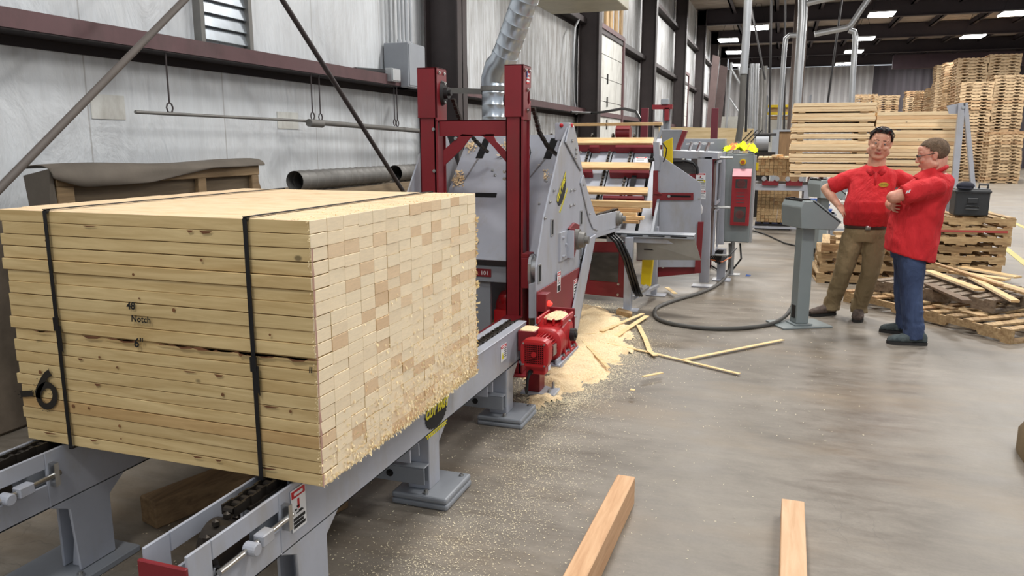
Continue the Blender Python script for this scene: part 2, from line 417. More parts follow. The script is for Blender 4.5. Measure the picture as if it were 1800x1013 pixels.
# ================================================================== SETTING
WX = -4.3
M['underside'] = plain('girt steel with shade painted in', rgb(34, 27, 28), .8)  # near-black colour stands in for the shade under the girts
b = MB(); b.box(-4.6, 30, -4, 63, -.1, 0); struct(b.build('floor', 'floor', origin=(0, 0, 0)))
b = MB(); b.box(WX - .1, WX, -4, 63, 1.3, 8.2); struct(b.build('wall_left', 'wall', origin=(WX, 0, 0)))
b = MB(); b.box(WX - .1, WX + .06, -4, 16.5, 0, 1.3); struct(b.build('baseboard_left', 'concrete', bevel=.02))
b = MB(); b.box(-4.4, 5.9, 62.4, 62.6, 0, 7.2); struct(b.build('wall_back', 'endwall'))
b = MB(); b.box(5.9, 30, 62.9, 63.1, 0, 7.2); struct(b.build('wall_back', 'darkwall'))
b = MB(); b.box(-4.6, 30, 4, 63, 8.0, 8.1); struct(b.build('ceiling', 'deck'))
b = MB(); b.box(6, 30, 52.8, 53.1, 6.1, 6.9); struct(b.build('trim_1', paint('dark maroon header', rgb(58, 42, 50), .7)))
frames = [9.07 + 7.62 * i for i in range(8)]
def ibeam(mb, x0, x1, y, z0, z1, tw=.15):
    """upright I section: web along X, flanges facing X"""
    mb.box(x0, x0 + .025, y - tw, y + tw, z0, z1); mb.box(x1 - .025, x1, y - tw, y + tw, z0, z1); mb.box(x0, x1, y - .012, y + .012, z0, z1)
for i, y in enumerate(frames[:7]):
    b = MB(); ibeam(b, -4.22, -3.78, y, 0, 8); b.box(-4.26, -3.7, y - .2, y + .2, 0, .03)
    struct(b.build('steel_column', 'brown'))
for y in frames[2:]:
    b = MB(); b.box(-4.2, 30, y - .012, y + .012, 7.25, 7.97); b.box(-4.2, 30, y - .14, y + .14, 7.25, 7.275); b.box(-4.2, 30, y - .14, y + .14, 7.95, 7.975)
    struct(b.build('roof_rafter', 'rafter'))
x = -2.6
while x < 29:
    b = MB(); b.box(x, x + .07, 14, 62, 7.74, 7.99); b.box(x, x + .2, 14, 62, 7.74, 7.76)
    struct(b.build('roof_purlin', 'rafter')); x += 1.9
# wall girts: channels with a turned-down lip, one length per bay
ends = [-3.9] + [f for f in frames[:7]]
for zi, z in enumerate((2.33, 4.2, 6.1)):
    for i in range(len(ends) - 1):
        y0, y1 = ends[i] + .03, ends[i + 1] - .03
        if z > 5 and i < 1: continue
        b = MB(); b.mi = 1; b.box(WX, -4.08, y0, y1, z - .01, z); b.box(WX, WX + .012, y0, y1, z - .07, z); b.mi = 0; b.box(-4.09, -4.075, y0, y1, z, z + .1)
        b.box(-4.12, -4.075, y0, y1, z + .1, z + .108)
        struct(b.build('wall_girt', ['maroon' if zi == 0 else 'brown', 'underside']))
# roll up doors between far columns
for k, (y0, y1, zt) in enumerate(((17.1, 20.7, 4.3), (32.6, 35.6, 4.6))):
    d = thing('door_%d' % (k + 1), (-4.1, (y0 + y1) / 2, 0), None, None); struct(d)
    b = MB(); n = 8
    for j in range(n): b.box(-4.14, -4.1, y0, y1, zt * j / n + .008, zt * (j + 1) / n - .008)
    b.build('door_panel', 'rollup', d)
    b = MB()
    for j in range(2, 7): b.bar((-4.095, (y0 + y1) / 2, zt * j / n - .12), (-4.095, (y0 + y1) / 2, zt * j / n + .12), .05, .03)
    b.build('latch', 'dark', d)
    b = MB(); b.box(-4.2, -4.05, y0 - .12, y0 - .01, 0, zt + .1); b.box(-4.2, -4.05, y1 + .01, y1 + .12, 0, zt + .1); b.box(-4.2, -4.05, y0 - .01, y1 + .01, zt + .01, zt + .12)
    b.build('door_frame', 'maroon', d)
# patches on the wall facing
b = MB(); b.box(WX, WX + .006, 3.98, 4.26, 1.86, 2.02); struct(b.build('trim_2', 'rollup'))
b = MB(); b.box(WX, WX + .006, 5.98, 6.3, 1.83, 1.98); struct(b.build('trim_3', 'rollup'))
# louvred vent
t = thing('wall_vent', (WX, 5.3, 2.44), 'grey metal louvred vent high in the white wall above the brown girt', 'vent')
b = MB(); b.frame((WX + .0, 5.0, 2.42), Y_, Z_, .62, 1.0, .045, X_ * .07); b.build('frame', 'galvd', t)
for i in range(9):
    z = 2.49 + i * .1
    b = MB(); b.prism([(WX + .012, 5.045, z + .096), (WX + .04, 5.045, z), (WX + .045, 5.045, z + .006), (WX + .018, 5.045, z + .1)], Y_ * .53); b.build('slat', 'galv', t)
# diagonal wind-brace rods
for (p, q, lab) in (((-60, 392), (330, -6), 'diagonal brown steel brace rod rising right in front of the wall, left of the vent'), ((490, -10), (716, 348), 'thin diagonal steel brace rod falling right towards the tall red gantry')):
    a = aX(p[0], p[1], -3.6); c = aX(q[0], q[1], -3.6); d = (c - a).normalized()
    b = MB(); b.cyl(a - d * .6 if lab[0] == 'd' else a - d * .4, c + d * (1.0 if lab[0] == 'd' else 1.2), .021, n=12)
    tag(b.build('brace_rod', M['brown'] if lab[0] == 't' else paint('rod', rgb(92, 84, 78), .6), smooth=True), lab, 'brace')
# pipe hung on rods from the girt
t = thing('hanging_pipe', (-4.0, 6, 1.9), 'long thin rusty pipe hung on rods below the girt along the white wall', 'pipe')
b = MB(); b.cyl(aX(238, 197, -4.1), aX(560, 214, -4.1), .012); b.cyl(aX(543, 214, -4.1), aX(760, 232, -4.1), .026); b.build('pipe', 'galvd', t, smooth=True)
b = MB(); b.cyl(aX(543, 216, -4.06), aX(566, 218, -4.06), .035); b.build('coupling', 'galvd', t, smooth=True)
for x, ytop, ybot in ((290, 86, 197), (546, 128, 210), (560, 130, 212), (692, 148, 220), (697, 149, 222)):
    a = aX(x, ytop, -4.1); c = aX(x + 2, ybot, -4.1); c.y = a.y; a.z = 2.33
    h = MB(); h.cyl(a, c + V((0, 0, .06)), .006, n=8)
    h.tube([c + V((0, .03 * math.cos(k * .785), .03 + .035 * math.sin(k * .785))) for k in range(8)], .006, 6, closed=True)
    h.build('hanger', 'brown', t)
# electrical boxes on the wall
t = thing('junction_box', (-4.1, 8.3, 2.36), 'large grey electrical junction box with conduits rising from its top, beside the column', 'electrical box')
b = MB(); b.box(-4.28, -3.98, 7.98, 8.42, 2.32, 2.8); b.build('box', 'grey2', t, bevel=.006)
b = MB(); b.box(-3.978, -3.972, 8.0, 8.4, 2.34, 2.78); b.build('cover', 'grey2', t, bevel=.002)
for y, r in ((8.06, .02), (8.15, .02), (8.24, .035), (8.34, .03)):
    c = MB(); c.cyl((-4.12, y, 2.8), (-4.12, y, 6.8), r); c.cyl((-4.12, y, 2.8), (-4.12, y, 2.84), r * 1.35); c.build('conduit', 'conduit', t, smooth=True)
b = MB(); p = aX(688, 136, -4.08); b.box(-4.1, -4.02, p.y - .1, p.y + .1, 2.36, 2.5); b.box(-4.02, -4.012, p.y - .09, p.y + .09, 2.37, 2.49)
tag(b.build('outlet_box', 'conduit', bevel=.004), 'small beige outlet box fixed on top of the brown girt', 'electrical box')
b = MB(); b.tube([(-4.2, 7.2, 2.42), (-4.2, 7.95, 2.46)], .05, 10); tag(b.build('conduit_sleeve', 'black', smooth=True), 'short black conduit sleeve between the small beige box and the large grey box', 'conduit')
for y in (3.2,):
    pass
# long floor to roof cables between vent and junction box
for y in (9.9, 10.0):
    b = MB(); b.tube([(-4.1, y, 2.45), (-4.15, y + .05, 3.2), (-4.2, y, 6)], .012, 8)
    tag(b.build('wall_cable', 'dark', smooth=True), 'dark cable running up the streaked wall right behind the silver duct', 'cable', 'cables behind the duct')
b = MB(); b.tube([(-4.1, 16.0, 2.3), (-4.15, 15.9, 2.6), (-4.1, 15.6, 3.2), (-4.1, 15.75, 4.0), (-4.1, 16.2, 4.3)], .025, 8)
tag(b.build('wall_conduit', 'conduit', smooth=True), 'pale bent conduit on the wall just before the second column', 'conduit')
b = MB(); b.tube([aX(1004, 197, -3.7), aX(1040, 199, -3.7), aY(1060, 197, 14), aY(1095, 191, 12.5), aY(1118, 196, 11.6), aY(1127, 212, 11.2)], .022, 8)
tag(b.build('power_cable', 'black', smooth=True), 'black cable drooping from the wall girt across to the dark red post', 'cable')
# big spiral duct
t = thing('spiral_duct', (-3.0, 8, 0), 'large shiny galvanised spiral duct rising behind the red gantry and bending towards the roof', 'duct')
yd = 8.0; c0 = aY(868, 260, yd); c1 = aY(869, 152, yd)
def spiral(mb, a, c, r, n=26, pitch=.13):
    a = V(a); c = V(c); L = (c - a).length; k = max(2, int(L / pitch)); pts = []; rs = []
    for i in range(k + 1):
        for e, rr in ((0, r), (.4, r), (.44, r * 1.025), (.5, r)):
            f = (i + e) / (k + 1); pts.append(a.lerp(c, f)); rs.append(rr)
    mb.tube(pts + [c], rs + [r], n)
low = V((c0.x, yd, .55))
b = MB(); spiral(b, low, V((c1.x, yd, c1.z)), .135); b.build('lower_duct', 'galv', t, smooth=True)
e1 = V((c1.x, yd, c1.z)); e2 = aY(884, 108, yd - .1); top = aY(948, -70, yd - .4)
b = MB(); b.tube([e1 - Z_ * .02, e1 + Z_ * .08, e1.lerp(e2, .65) + V((-.02, 0, .04)), e2, e2 + (top - e2).normalized() * .08], .142, 26); b.build('elbow', 'galv', t, smooth=True)
b = MB(); spiral(b, e2, top + (top - e2) * .4, .135); b.build('upper_duct', 'galv', t, smooth=True)
b = MB(); b.cyl(e1 - Z_ * .05, e1 + Z_ * .0, .15, n=26); b.bar(e1 + V((-.14, 0, -.05)), V((-3.9, yd + .2, e1.z - .0)), .03, .06); b.build('clamp', 'galvd', t)
# overhead heater
t = thing('unit_heater', (-2.8, 11.2, 3.5), 'beige metal box unit hanging high on the wall at the top of the picture', 'heater')
b = MB(); b.box(-3.75, -2.47, 11.4, 12.9, 3.81, 4.5); b.build('casing', paint('beige casing', rgb(176, 172, 152), .5), t, bevel=.01)
b = MB()
for i in range(5): b.box(-3.7, -2.5, 11.36, 11.4, 3.9 + i * .11, 3.96 + i * .11)
b.build('louvre', 'galvd', t)
b = MB()
for x, y in ((-3.6, 11.5), (-2.6, 11.5), (-3.6, 12.8), (-2.6, 12.8)): b.cyl((x, y, 4.5), (x, y, 7.99), .012, n=6)
b.build('hanger_rod', 'dark', t)
# high bay lamps hung below the roof
LAMPS = [(-2.95, 42.7), (-2.95, 48.4), (-3.0, 56.2), (-1.4, 38.6), (3.55, 36.4), (3.6, 44.3), (3.6, 50.2), (3.55, 57.6), (8.65, 37.9), (8.65, 45.2), (8.5, 60.4)]
def lamp(loc):
    t = thing('high_bay_lamp', loc, 'bright rectangular high bay lamp hanging under the dark roof', 'lamp', 'high bay lamps under the roof')
    x, y, z = loc
    m = MB(); m.box(x - .5, x + .5, y - .62, y + .62, z + .04, z + .1); m.box(x - .25, x + .25, y - .08, y + .08, z + .1, z + .17); m.build('housing', 'galvd', t)
    m = MB()
    for i in range(2):
        m = MB(); m.box(x - .47 + i * .49, x - .02 + i * .49, y - .58, y + .58, z, z + .04); m.build('lamp_tube', 'lamp', t)
    m = MB()
    for s in (-1, 1): m = MB(); m.cyl((x + .4 * s, y, z + .1), (x + .1 * s, y, 7.99), .01, n=6); m.build('chain', 'dark', t)
    return t
L0 = lamp((-2.95, 42.7, 6.9))
for (x, y) in LAMPS[1:]:
    c = copy_tree(L0); c.location = (x, y, 6.9)
# interior column and the pipes hung in the middle of the hall
p = aY(1397, 200, 31.9); b = MB(); ibeam(b, p.x - .25, p.x + .25, 31.9, 0, 7.95); b.box(p.x - .3, p.x + .3, 31.6, 32.2, 0, .04)
struct(b.build('steel_column', paint('rusty column', rgb(92, 80, 74), .7)))
def pipe(pts, r, lab, name='overhead_pipe', mat='conduit', cat='pipe', n=14):
    m = MB(); m.tube(pts, r, n); return tag(m.build(name, mat, smooth=True), lab, cat)
Yp = 24.0
pipe([aY(1412, -160, Yp), aY(1411, 30, Yp), aY(1405, 110, Yp), aY(1397, 240, Yp), V((aY(1397, 240, Yp).x, Yp, .05))], .125, 'wide pale spiral pipe dropping behind the left lumber stack', 'vent_pipe')
pipe([aY(1411, 8, Yp), aY(1430, 3, Yp), aY(1480, -8, Yp)], .08, 'pale branch pipe leaving the wide pipe at the top of the picture')
pipe([aY(1400, 62, Yp + .6), aY(1388, 62, Yp + .6), aY(1381, 68, Yp + .6), aY(1379, 85, Yp + .6), aY(1374, 160, Yp + .6), aY(1369, 235, Yp + .6), V((aY(1369, 235, Yp).x, Yp + .6, .05))], .07, 'slim silver pipe with an elbow left of the wide spiral pipe')
pipe([aY(1432, 60, Yp + .6), aY(1488, 49, Yp + .6), aY(1496, 44, Yp + .6), aY(1530, -8, Yp + .6), aY(1550, -50, Yp + .6)], .08, 'silver pipe running level then climbing steeply between the lamps')
pipe([aY(1492, 53, Yp + .6), aY(1502, 56, Yp + .6), aY(1504, 66, Yp + .6), aY(1500, 120, Yp + .6), aY(1496, 200, Yp + .6), V((aY(1496, 200, Yp).x, Yp + .6, .05))], .08, 'silver drop pipe passing the lamps behind the left lumber stack')
Yq = 11.6
pipe([aY(1318, -60, Yq), aY(1312, 60, Yq), aY(1307, 130, Yq)], .055, 'pale conduit drop in front of the wall of lamps', 'drop_conduit')
pipe([aY(1307, 128, Yq), aY(1306, 160, Yq), aY(1302, 220, Yq), aY(1297, 252, Yq), aY(1290, 280, Yq - .4)], .045, 'dark flexible cable drop ending at the electrical cabinet', 'drop_cable', 'hose', 'cable')
pipe([aY(1314, 120, Yq + .4), aY(1312, 200, Yq + .4), aY(1311, 232, Yq + .4)], .018, 'thin hanging cord with a plug beside the dark cable drop', 'pull_cord', 'black', 'cord')
for i, (xa, ya, xb, yb) in enumerate(((1356, 0, 1352, 250), (1378, 250, 1381, -60), (1455, 180, 1480, 0), (1345, 140, 1318, 0))):
    pipe([aY(xa, ya, 27 + i * .3), aY(xb, yb, 27 + i * .3)], .035, ('thin dark cable hanging far back beside the plywood box', 'thin dark hanger left of the slim silver pipe', 'thin slanting dark line between the wide pipe and the left lumber stack', 'thin slanting dark brace right of the pale conduit drop')[i], 'hanging_wire', 'dark', 'wire', 6)
# far left storage: leaning pipes, sheets, bench
k = 0
for x0, x1, yt, yb, r, m in ((1262, 1256, 110, 232, .05, 'conduit'), (1272, 1262, 118, 232, .04, 'conduit'), (1286, 1276, 110, 230, .05, 'conduit'), (1310, 1296, 120, 228, .04, 'conduit'), (1322, 1318, 112, 232, .09, 'conduit'), (1330, 1327, 112, 232, .1, 'conduit'), (1340, 1334, 115, 232, .05, 'galvd'), (1346, 1342, 116, 232, .07, 'galvd'), (1285, 1308, 120, 160, .04, 'conduit'), (1282, 1302, 172, 202, .03, 'conduit'), (1298, 1306, 116, 150, .04, 'conduit')):
    a = aY(x0, yt, 34 - k * .3); c = aY(x1, yb, 34 - k * .3)
    if k < 8: c = a + (c - a) * (a.z / (a.z - c.z))
    m_ = MB(); m_.cyl(a, c, r, n=10); o = m_.build('stored_pipe', m, smooth=True)
    tag(o, 'pale metal pipe among the pipes leaning upright at the far left wall', 'pipe', 'pipes leaning at the far wall'); k += 1
for i, (xa, xb, yt) in enumerate(((1250, 1262, 100), (1262, 1276, 118))):
    y = 30 + 2 * i; pts = [aY(xa - 10, 230, y), aY(xb - 10, 230, y), aY(xb + 3, yt, y), aY(xa + 3, yt - 4, y)]
    b = MB(); b.prism(pts, (0, .08, 0)); tag(b.build('curtain_strip', paint('faded maroon strip', rgb(96, 80, 78), .7)), ('tall faded maroon sheet hanging beside the last wall column', 'shorter faded maroon sheet just right of the tall one')[i], 'sheet')
# white low wall run and bench behind the machines
b = MB(); p = aY(1262, 205, 36); q = aY(1395, 262, 36); b.box(p.x, q.x, 36, 36.1, 1.0, p.z); struct(b.build('trim_4', 'rollup'))
t = thing('pallet_rack', (1, 34, 0), 'yellow beam storage rack holding brown pallets at the back left', 'rack')
a = aY(1350, 186, 34); c = aY(1396, 186, 34)
for z in (aY(1350, 187, 34).z, aY(1350, 200, 34).z):
    m = MB(); m.box(a.x, c.x + .6, 33.9, 34.0, z - .05, z + .05); m.build('beam', 'yellow', t)
for x in (a.x - .05, c.x + .6):
    m = MB(); m.box(x - .04, x + .04, 33.9, 34.0, 0, a.z + .4); m.box(x - .04, x + .04, 34.9, 35.0, 0, a.z + .4); m.build('upright', 'grey2', t)
for j in range(3):
    m = MB(); z = aY(1350, 200, 34).z + .05 + j * .14 - (.55 if j == 2 else 0)
    for xx in range(3): m.box(a.x + .1, c.x + .4, 34.05 + xx * .38, 34.1 + xx * .38, z, z + .1)
    m.box(a.x + .1, c.x + .4, 34.02, 34.9, z + .1, z + .13)
    tag(m.build('pallet', 'old_x'), 'brown pallet lying in the yellow storage rack', 'pallet', 'pallets in the yellow rack')
# bins on the shelf, plywood sheets, plywood box
pts = [aY(1158, 262, 15), aY(1325, 262, 15), aY(1325, 226, 15), aY(1158, 223, 15)]
b = MB(); b.prism(pts, (0, .03, 0)); b.box(pts[0].x + .1, pts[0].x + .2, 15.03, 15.12, 0, pts[0].z + .2); b.box(pts[1].x - .2, pts[1].x - .1, 15.03, 15.12, 0, pts[1].z + .2)
tag(b.build('plywood_sheet', M['ply']), 'long pale plywood sheet standing behind the machines', 'board')
text_mesh('///', .3, aY(1302, 249, 14.98), X_, Z_, 'ink', 'scribble', bpy.data.objects['plywood_sheet'], .003, .6)
a = aY(1362, 228, 22); c = aY(1392, 320, 22)
t = thing('plywood_box', ((a.x + c.x) / 2, 22, 0), 'brown plywood box with a grey top left of the tall lumber stack', 'box')
b = MB(); b.box(a.x + .12, c.x + .2, 22, 22.9, 0, a.z - .05); b.build('body', wood('aged ply', rgb(140, 112, 80), rgb(112, 88, 62), 2, False), t)
b = MB(); b.box(a.x - .05, c.x + .25, 21.95, 22.95, a.z - .05, a.z); b.box(a.x - .05, a.x + .12, 21.95, 22.9, 0, a.z - .05); b.build('edge_frame', 'grey2', t)
# tool chest machine in the distance: grey motor on a stand
a = aY(1340, 252, 19)
t = thing('bench_grinder', (a.x, 19, 0), 'small grey floor machine with a round guard behind the cabinet at the back', 'machine')
b = MB(); b.tube([(a.x - .14, 19, a.z), (a.x + .14, 19, a.z)], .2, 18); b.build('motor', 'grey2', t, smooth=True)
b = MB(); b.box(a.x - .3, a.x + .3, 18.8, 19.2, a.z - .35, a.z - .2); b.tube([(a.x - .3, 18.9, a.z - .3), (a.x - .42, 18.9, a.z), (a.x - .3, 18.9, a.z + .2), (a.x + .3, 18.9, a.z + .2)], .03); b.build('bed', 'dark', t)
b = MB(); b.box(a.x - .2, a.x + .2, 18.85, 19.15, 0, a.z - .35); b.build('stand', 'dark', t)
# thin planks stored high between the columns
for i, x in enumerate((1066, 1074, 1083, 1092)):
    a = aX(x, 66, -4.12)
    b = MB(); b.box(-4.16, -4.1, a.y - .12, a.y + .1, 4.45, 7.4); tag(b.build('stored_plank', 'old_z'), 'upright brown plank on the wall above the first roll up door', 'plank', 'planks above the roll up door')
# yellow floor lines
for (x0, y0, x1, y1, w) in ((1756, 380, 1700, 355, .1), (1800, 462, 1762, 432, .1)):
    a = aZ(x0, y0, .003); c = aZ(x1, y1, .003); a += (a - c) * .6
    b = MB(); b.bar(a, c, w, .004); o = b.build('floor_line', paint('worn yellow line', rgb(190, 176, 110), .7)); tag(o, 'worn yellow painted line on the concrete ' + ('nearer' if y0 > 400 else 'farther') + ' at the right edge', 'line')
# ================================================================== LIGHT
w = bpy.data.worlds.new('world'); SC.world = w; w.use_nodes = True
w.node_tree.nodes['Background'].inputs[0].default_value = (.86, .92, 1, 1); w.node_tree.nodes['Background'].inputs[1].default_value = .6
def area(loc, sx, sy, e, col=(1, .98, .95), rot=(0, 0, 0)):
    l = bpy.data.lights.new('bay_and_fill_light', 'AREA'); l.shape = 'RECTANGLE'; l.size = sx; l.size_y = sy; l.energy = e; l.color = col
    o = bpy.data.objects.new('bay_and_fill_light', l); COL.objects.link(o); o.location = loc; o.rotation_euler = rot
for (x, y, e) in ((-1.2, -2.2, 170), (-1.0, 2.2, 120), (2.5, 3.5, 190), (-1.0, 9.5, 330), (4, 10, 330), (-1.5, 18, 380), (5, 18, 420), (10, 13, 380)): area((x, y, 6.6), 1.4, .8, e)  # the one behind the camera is an added fill for camera-facing sides
for y in (27, 36, 46, 56):
    for x in (-2, 3.5, 9.5, 17): area((x, y, 6.7), 1.6, 1.2, 420)
SC.view_settings.view_transform = 'Standard'; SC.view_settings.look = 'None'
SC.view_settings.exposure = 0
# ================================================================== INFEED CONVEYOR
t = CONV = thing('chain_conveyor', (-2.1, 3.1, 0), 'long grey chain conveyor on legs carrying the strapped lumber bundle', 'conveyor')
ZT, ZB = .565, .342
def rail(xo, s, name='side_rail'):
    """xo = plane of the plate facing the aisle; s = +1 when the channel lies on its wall side"""
    xi = xo - .16
    m = MB(); y0, y1 = 1.56, 4.62
    # outer plate with the tension slot, cut as four pieces around the slot
    def plate(x0, x1):
        m.box(x0, x1, y0, 1.66, ZB, ZT); m.box(x0, x1, 1.66, 1.98, ZB, .44); m.box(x0, x1, 1.66, 1.98, .5, ZT); m.box(x0, x1, 1.98, y1, ZB, ZT)
    plate(xo - .01, xo); plate(xi, xi + .01)
    m.box(xi, xo, y0, y1, ZB, ZB + .01)
    m.box(xo - .055, xo + .004, 2.1, y1, ZT - .006, ZT + .004); m.box(xi - .004, xi + .055, 2.1, y1, ZT - .006, ZT + .004)
    m.box(xo - .055, xo - .045, 2.1, y1, ZT - .05, ZT)
    m.box(xi + .045, xi + .055, 2.1, y1, ZT - .05, ZT)
    return m.build(name, 'grey', t, bevel=.003)
for xo in (-1.5, -2.53):
    rail(xo, 1)
    m = MB(); m.box(xo - .165, xo + .005, 1.545, 1.56, ZB - .01, ZT - .03); e = m.build('end_plate', 'red' if xo > -2 else 'grey', t, bevel=.003)
    m = MB(); bolt(m, (xo - .08, 1.545, .47), -Y_, .013); m.build('bolt', 'steel', e)
    # doubled plate and near leg cut from the same sheet
    m = MB(); m.prism([(xo, 2.0, ZB + .01), (xo, 1.98, ZB), (xo, 2.06, ZB - .04), (xo, 2.08, .03), (xo, 2.25, .03), (xo, 2.25, ZB - .06), (xo, 2.33, ZB + .0), (xo, 2.33, ZB + .01)], (-.012, 0, 0))
    m.box(xo - .09, xo - .012, 2.16, 2.172, .03, ZB); m.box(xo - .1, xo - .088, 2.08, 2.25, .03, ZB)
    m.prism([(xo - .012, 2.1, .34), (xo - .012, 2.1, .03), (xo - .07, 2.1, .03)], (0, .008, 0))
    m.build('leg', 'grey', t, bevel=.003)
    m = MB(); m.box(xo - .26, xo + .06, 1.9, 2.32, 0, .028); f = m.build('foot_plate', 'grey2', t, bevel=.004)
    m = MB(); bolt(m, (xo + .03, 2.05, .028), Z_, .014, .015); m.build('bolt', 'steel', f)
    # take-up: threaded rod, nut block, bearing ear
    m = MB(); m.box(xo, xo + .03, 1.99, 2.01, .43, .52); m.cyl((xo + .02, 1.66, .465), (xo + .02, 2.02, .475), .01); m.build('tension_rod', 'steel', t)
    m = MB(); m.cyl((xo + .004, 1.8, .468), (xo + .05, 1.8, .468), .022); m.box(xo, xo + .04, 1.84, 1.9, .45, .49); m.build('take_up_block', 'grey', t, bevel=.004)
    m = MB(); m.cyl((xo - .12, 1.8, .468), (xo - .04, 1.8, .468), .075, n=18)
    for k in range(10):
        a = k * .628; c = V((xo - .08, 1.8 + .085 * math.cos(a), .468 + .085 * math.sin(a))); m.ball(c, (.015, .014, .014), 6)
    m.build('tail_sprocket', 'chain', t)
    # roller chain riding in the channel
    m = MB(); y = 1.84; up = True; k = 0
    while y < 4.6:
        x0 = xo - .08; dz = (.03 if y < 2.0 else 0) * 0
        for sx in (-1, 1):
            off = .018 if k % 2 else .024
            m.box(x0 + sx * off - .003, x0 + sx * off + .003, y - .006, y + .046, .545, .577)
        m.cyl((x0 - .018, y, .561), (x0 + .018, y, .561), .012, n=8)
        y += .04; k += 1
    m.box(xo - .11, xo - .05, 1.9, 4.6, .535, .545)
    m.build('roller_chain', 'chain', t)
    m = MB(); m.box(xo - .115, xo - .045, 1.95, 4.6, .37, .535); m.build('chain_guide', 'grey2', t)
for xo in (-1.5, -2.53):
    for y0 in (3.13, 4.24):
        m = MB(); m.box(xo - .115, xo + .005 - .005, y0, y0 + .12, .06, ZB); m.prism([(xo - .0, y0 + .12, ZB), (xo, y0 + .22, ZB), (xo, y0 + .12, ZB - .08)], (-.01, 0, 0)); m.build('leg', 'grey', t, bevel=.008, seg=2)
        for j in range(2):
            m = MB(); m.box(xo - .17 + .0, xo + .12 - j * .004, y0 - .07, y0 + .24, j * .031, j * .031 + .03); f = m.build('foot_plate', 'grey2', t, bevel=.01, seg=2)
        m = MB(); bolt(m, (xo - .0, y0 - .04, .061), Z_, .014, .015); bolt(m, (xo + .08, y0 + .2, .061), Z_, .014, .004); m.build('bolt', 'steel', f)
for y in (3.1, 4.2):
    m = MB(); m.box(-2.53, -1.5, y - .03, y + .03, .19, .197); m.box(-2.53, -1.5, y - .03, y - .022, .11, .19); m.box(-2.53, -1.5, y + .022, y + .03, .11, .19); c = m.build('cross_channel', 'grey2', t, bevel=.002)
    m = MB(); m.tube([(-1.68, y - .03, .15), (-1.68, y - .034, .15)], .018, 12); bolt(m, (-1.68, y - .034, .15), -Y_, .012); m.build('bolt', 'dark', c)
for y in (2.95, 3.93):
    m = MB(); m.box(-1.6, -1.51, y, y + .008, .27, .342); m.box(-1.6, -1.51, y + .09, y + .098, .27, .342); m.box(-1.6, -1.51, y, y + .098, .342 - .008, .342); m.build('clip_bracket', 'grey', t)
m = MB(); m.box(-2.53, -1.52, 2.68, 2.76, .36, .42); m.build('cross_beam', 'grey2', t)
sticker(aX(514, 938, -1.498), Y_, Z_, .083, .15, t, 'inkred', 'x', 3, 'danger_label')
sticker(aX(880, 638, -1.498), Y_, Z_, .1, .1, t, 'inkred', 'tri', 3, 'warning_label')
o = aX(752, 742, -1.498); logo(V((-1.498, o.y - .04, ZB + .03)), Y_, Z_, .27, t)
# gear motor hung on the far end of the near rail
gx, gy, gz = -1.335, 4.36, .45
m = MB(); m.box(-1.5, -1.23, 4.46, 4.95, .325, .34); m.box(-1.26, -1.245, 4.46, 4.95, .34, .37); m.box(-1.5, -1.49, 4.5, 4.95, .3, .5); m.build('motor_shelf', 'grey', t, bevel=.003)
g = MB(); g.loft([((gx, y, gz), (r, 0, 0), (0, 0, r)) for y, r in ((4.27, .076), (4.275, .088), (4.33, .09), (4.36, .086))], 28, 4.0)
gm = g.build('fan_cover', 'brightred', t, smooth=True)
g = MB(); g.loft([((gx, y, gz), (.066, 0, 0), (0, 0, .066)) for y in (4.2705, 4.266)], 24, 3.5); gh = g.build('grille_opening', 'hole', gm)
g = MB()
for i in range(-5, 6):
    k = .062; g.box(gx + i * .012 - .0012, gx + i * .012 + .0012, 4.261, 4.267, gz - k, gz + k); g.box(gx - k, gx + k, 4.261, 4.266, gz + i * .012 - .0012, gz + i * .012 + .0012)
g.tube([(gx, 4.262, gz), (gx, 4.257, gz)], .017, 16); g.frame((gx - .075, 4.262, gz - .075), X_, Z_, .15, .15, .013, Y_ * .006); g.build('grille', 'brightred', gm)
g = MB()
for sx in (-1, 1):
    for sz in (-1, 1): bolt(g, (gx + sx * .066, 4.262, gz + sz * .066), -Y_, .006, .004)
g.build('screw', 'steel', gm)
g = MB(); g.cyl((gx, 4.35, gz), (gx, 4.5, gz), .068, n=24)
for k in range(28):
    a = k * 6.283 / 28
    if -2.4 < a - 6.283 * .0 < .0: pass
    c = V((gx + .076 * math.cos(a), 0, gz + .076 * math.sin(a))); r_ = V((math.cos(a), 0, math.sin(a)))
    g.bar(c + V((0, 4.36, 0)), c + V((0, 4.49, 0)), .018, .004, r_.cross(Y_))
g.build('motor_body', 'brightred', t)
g = MB(); g.box(gx + .062, gx + .088, 4.385, 4.46, gz - .035, gz + .03); g.build('nameplate', 'steel', t)
g = MB(); g.box(gx - .06, gx + .06, 4.3, 4.42, gz - .135, gz - .07); tb = g.build('terminal_box', 'brightred', t, bevel=.008, seg=2)
g = MB(); g.box(gx + .061, gx + .063, 4.36, 4.41, gz - .125, gz - .095); g.build('brand_plate', 'white', tb)
g = MB(); g.tube([(gx - .03, 4.3, gz - .12), (gx - .03, 4.275, gz - .12)], .016, 10); g.tube([(gx - .03, 4.28, gz - .12), (gx - .04, 4.265, gz - .16), (gx - .05, 4.28, gz - .25), (gx - .16, 4.6, .12)], .009, 8); g.build('motor_cable', 'black', tb, smooth=True)
g = MB(); g.loft([((gx, y, gz), (r, 0, 0), (0, 0, r)) for y, r in ((4.49, .09), (4.5, .104), (4.53, .106), (4.54, .096), (4.6, .1), (4.66, .092))], 28, 2.6); g.build('flange', 'brightred', t, smooth=True)
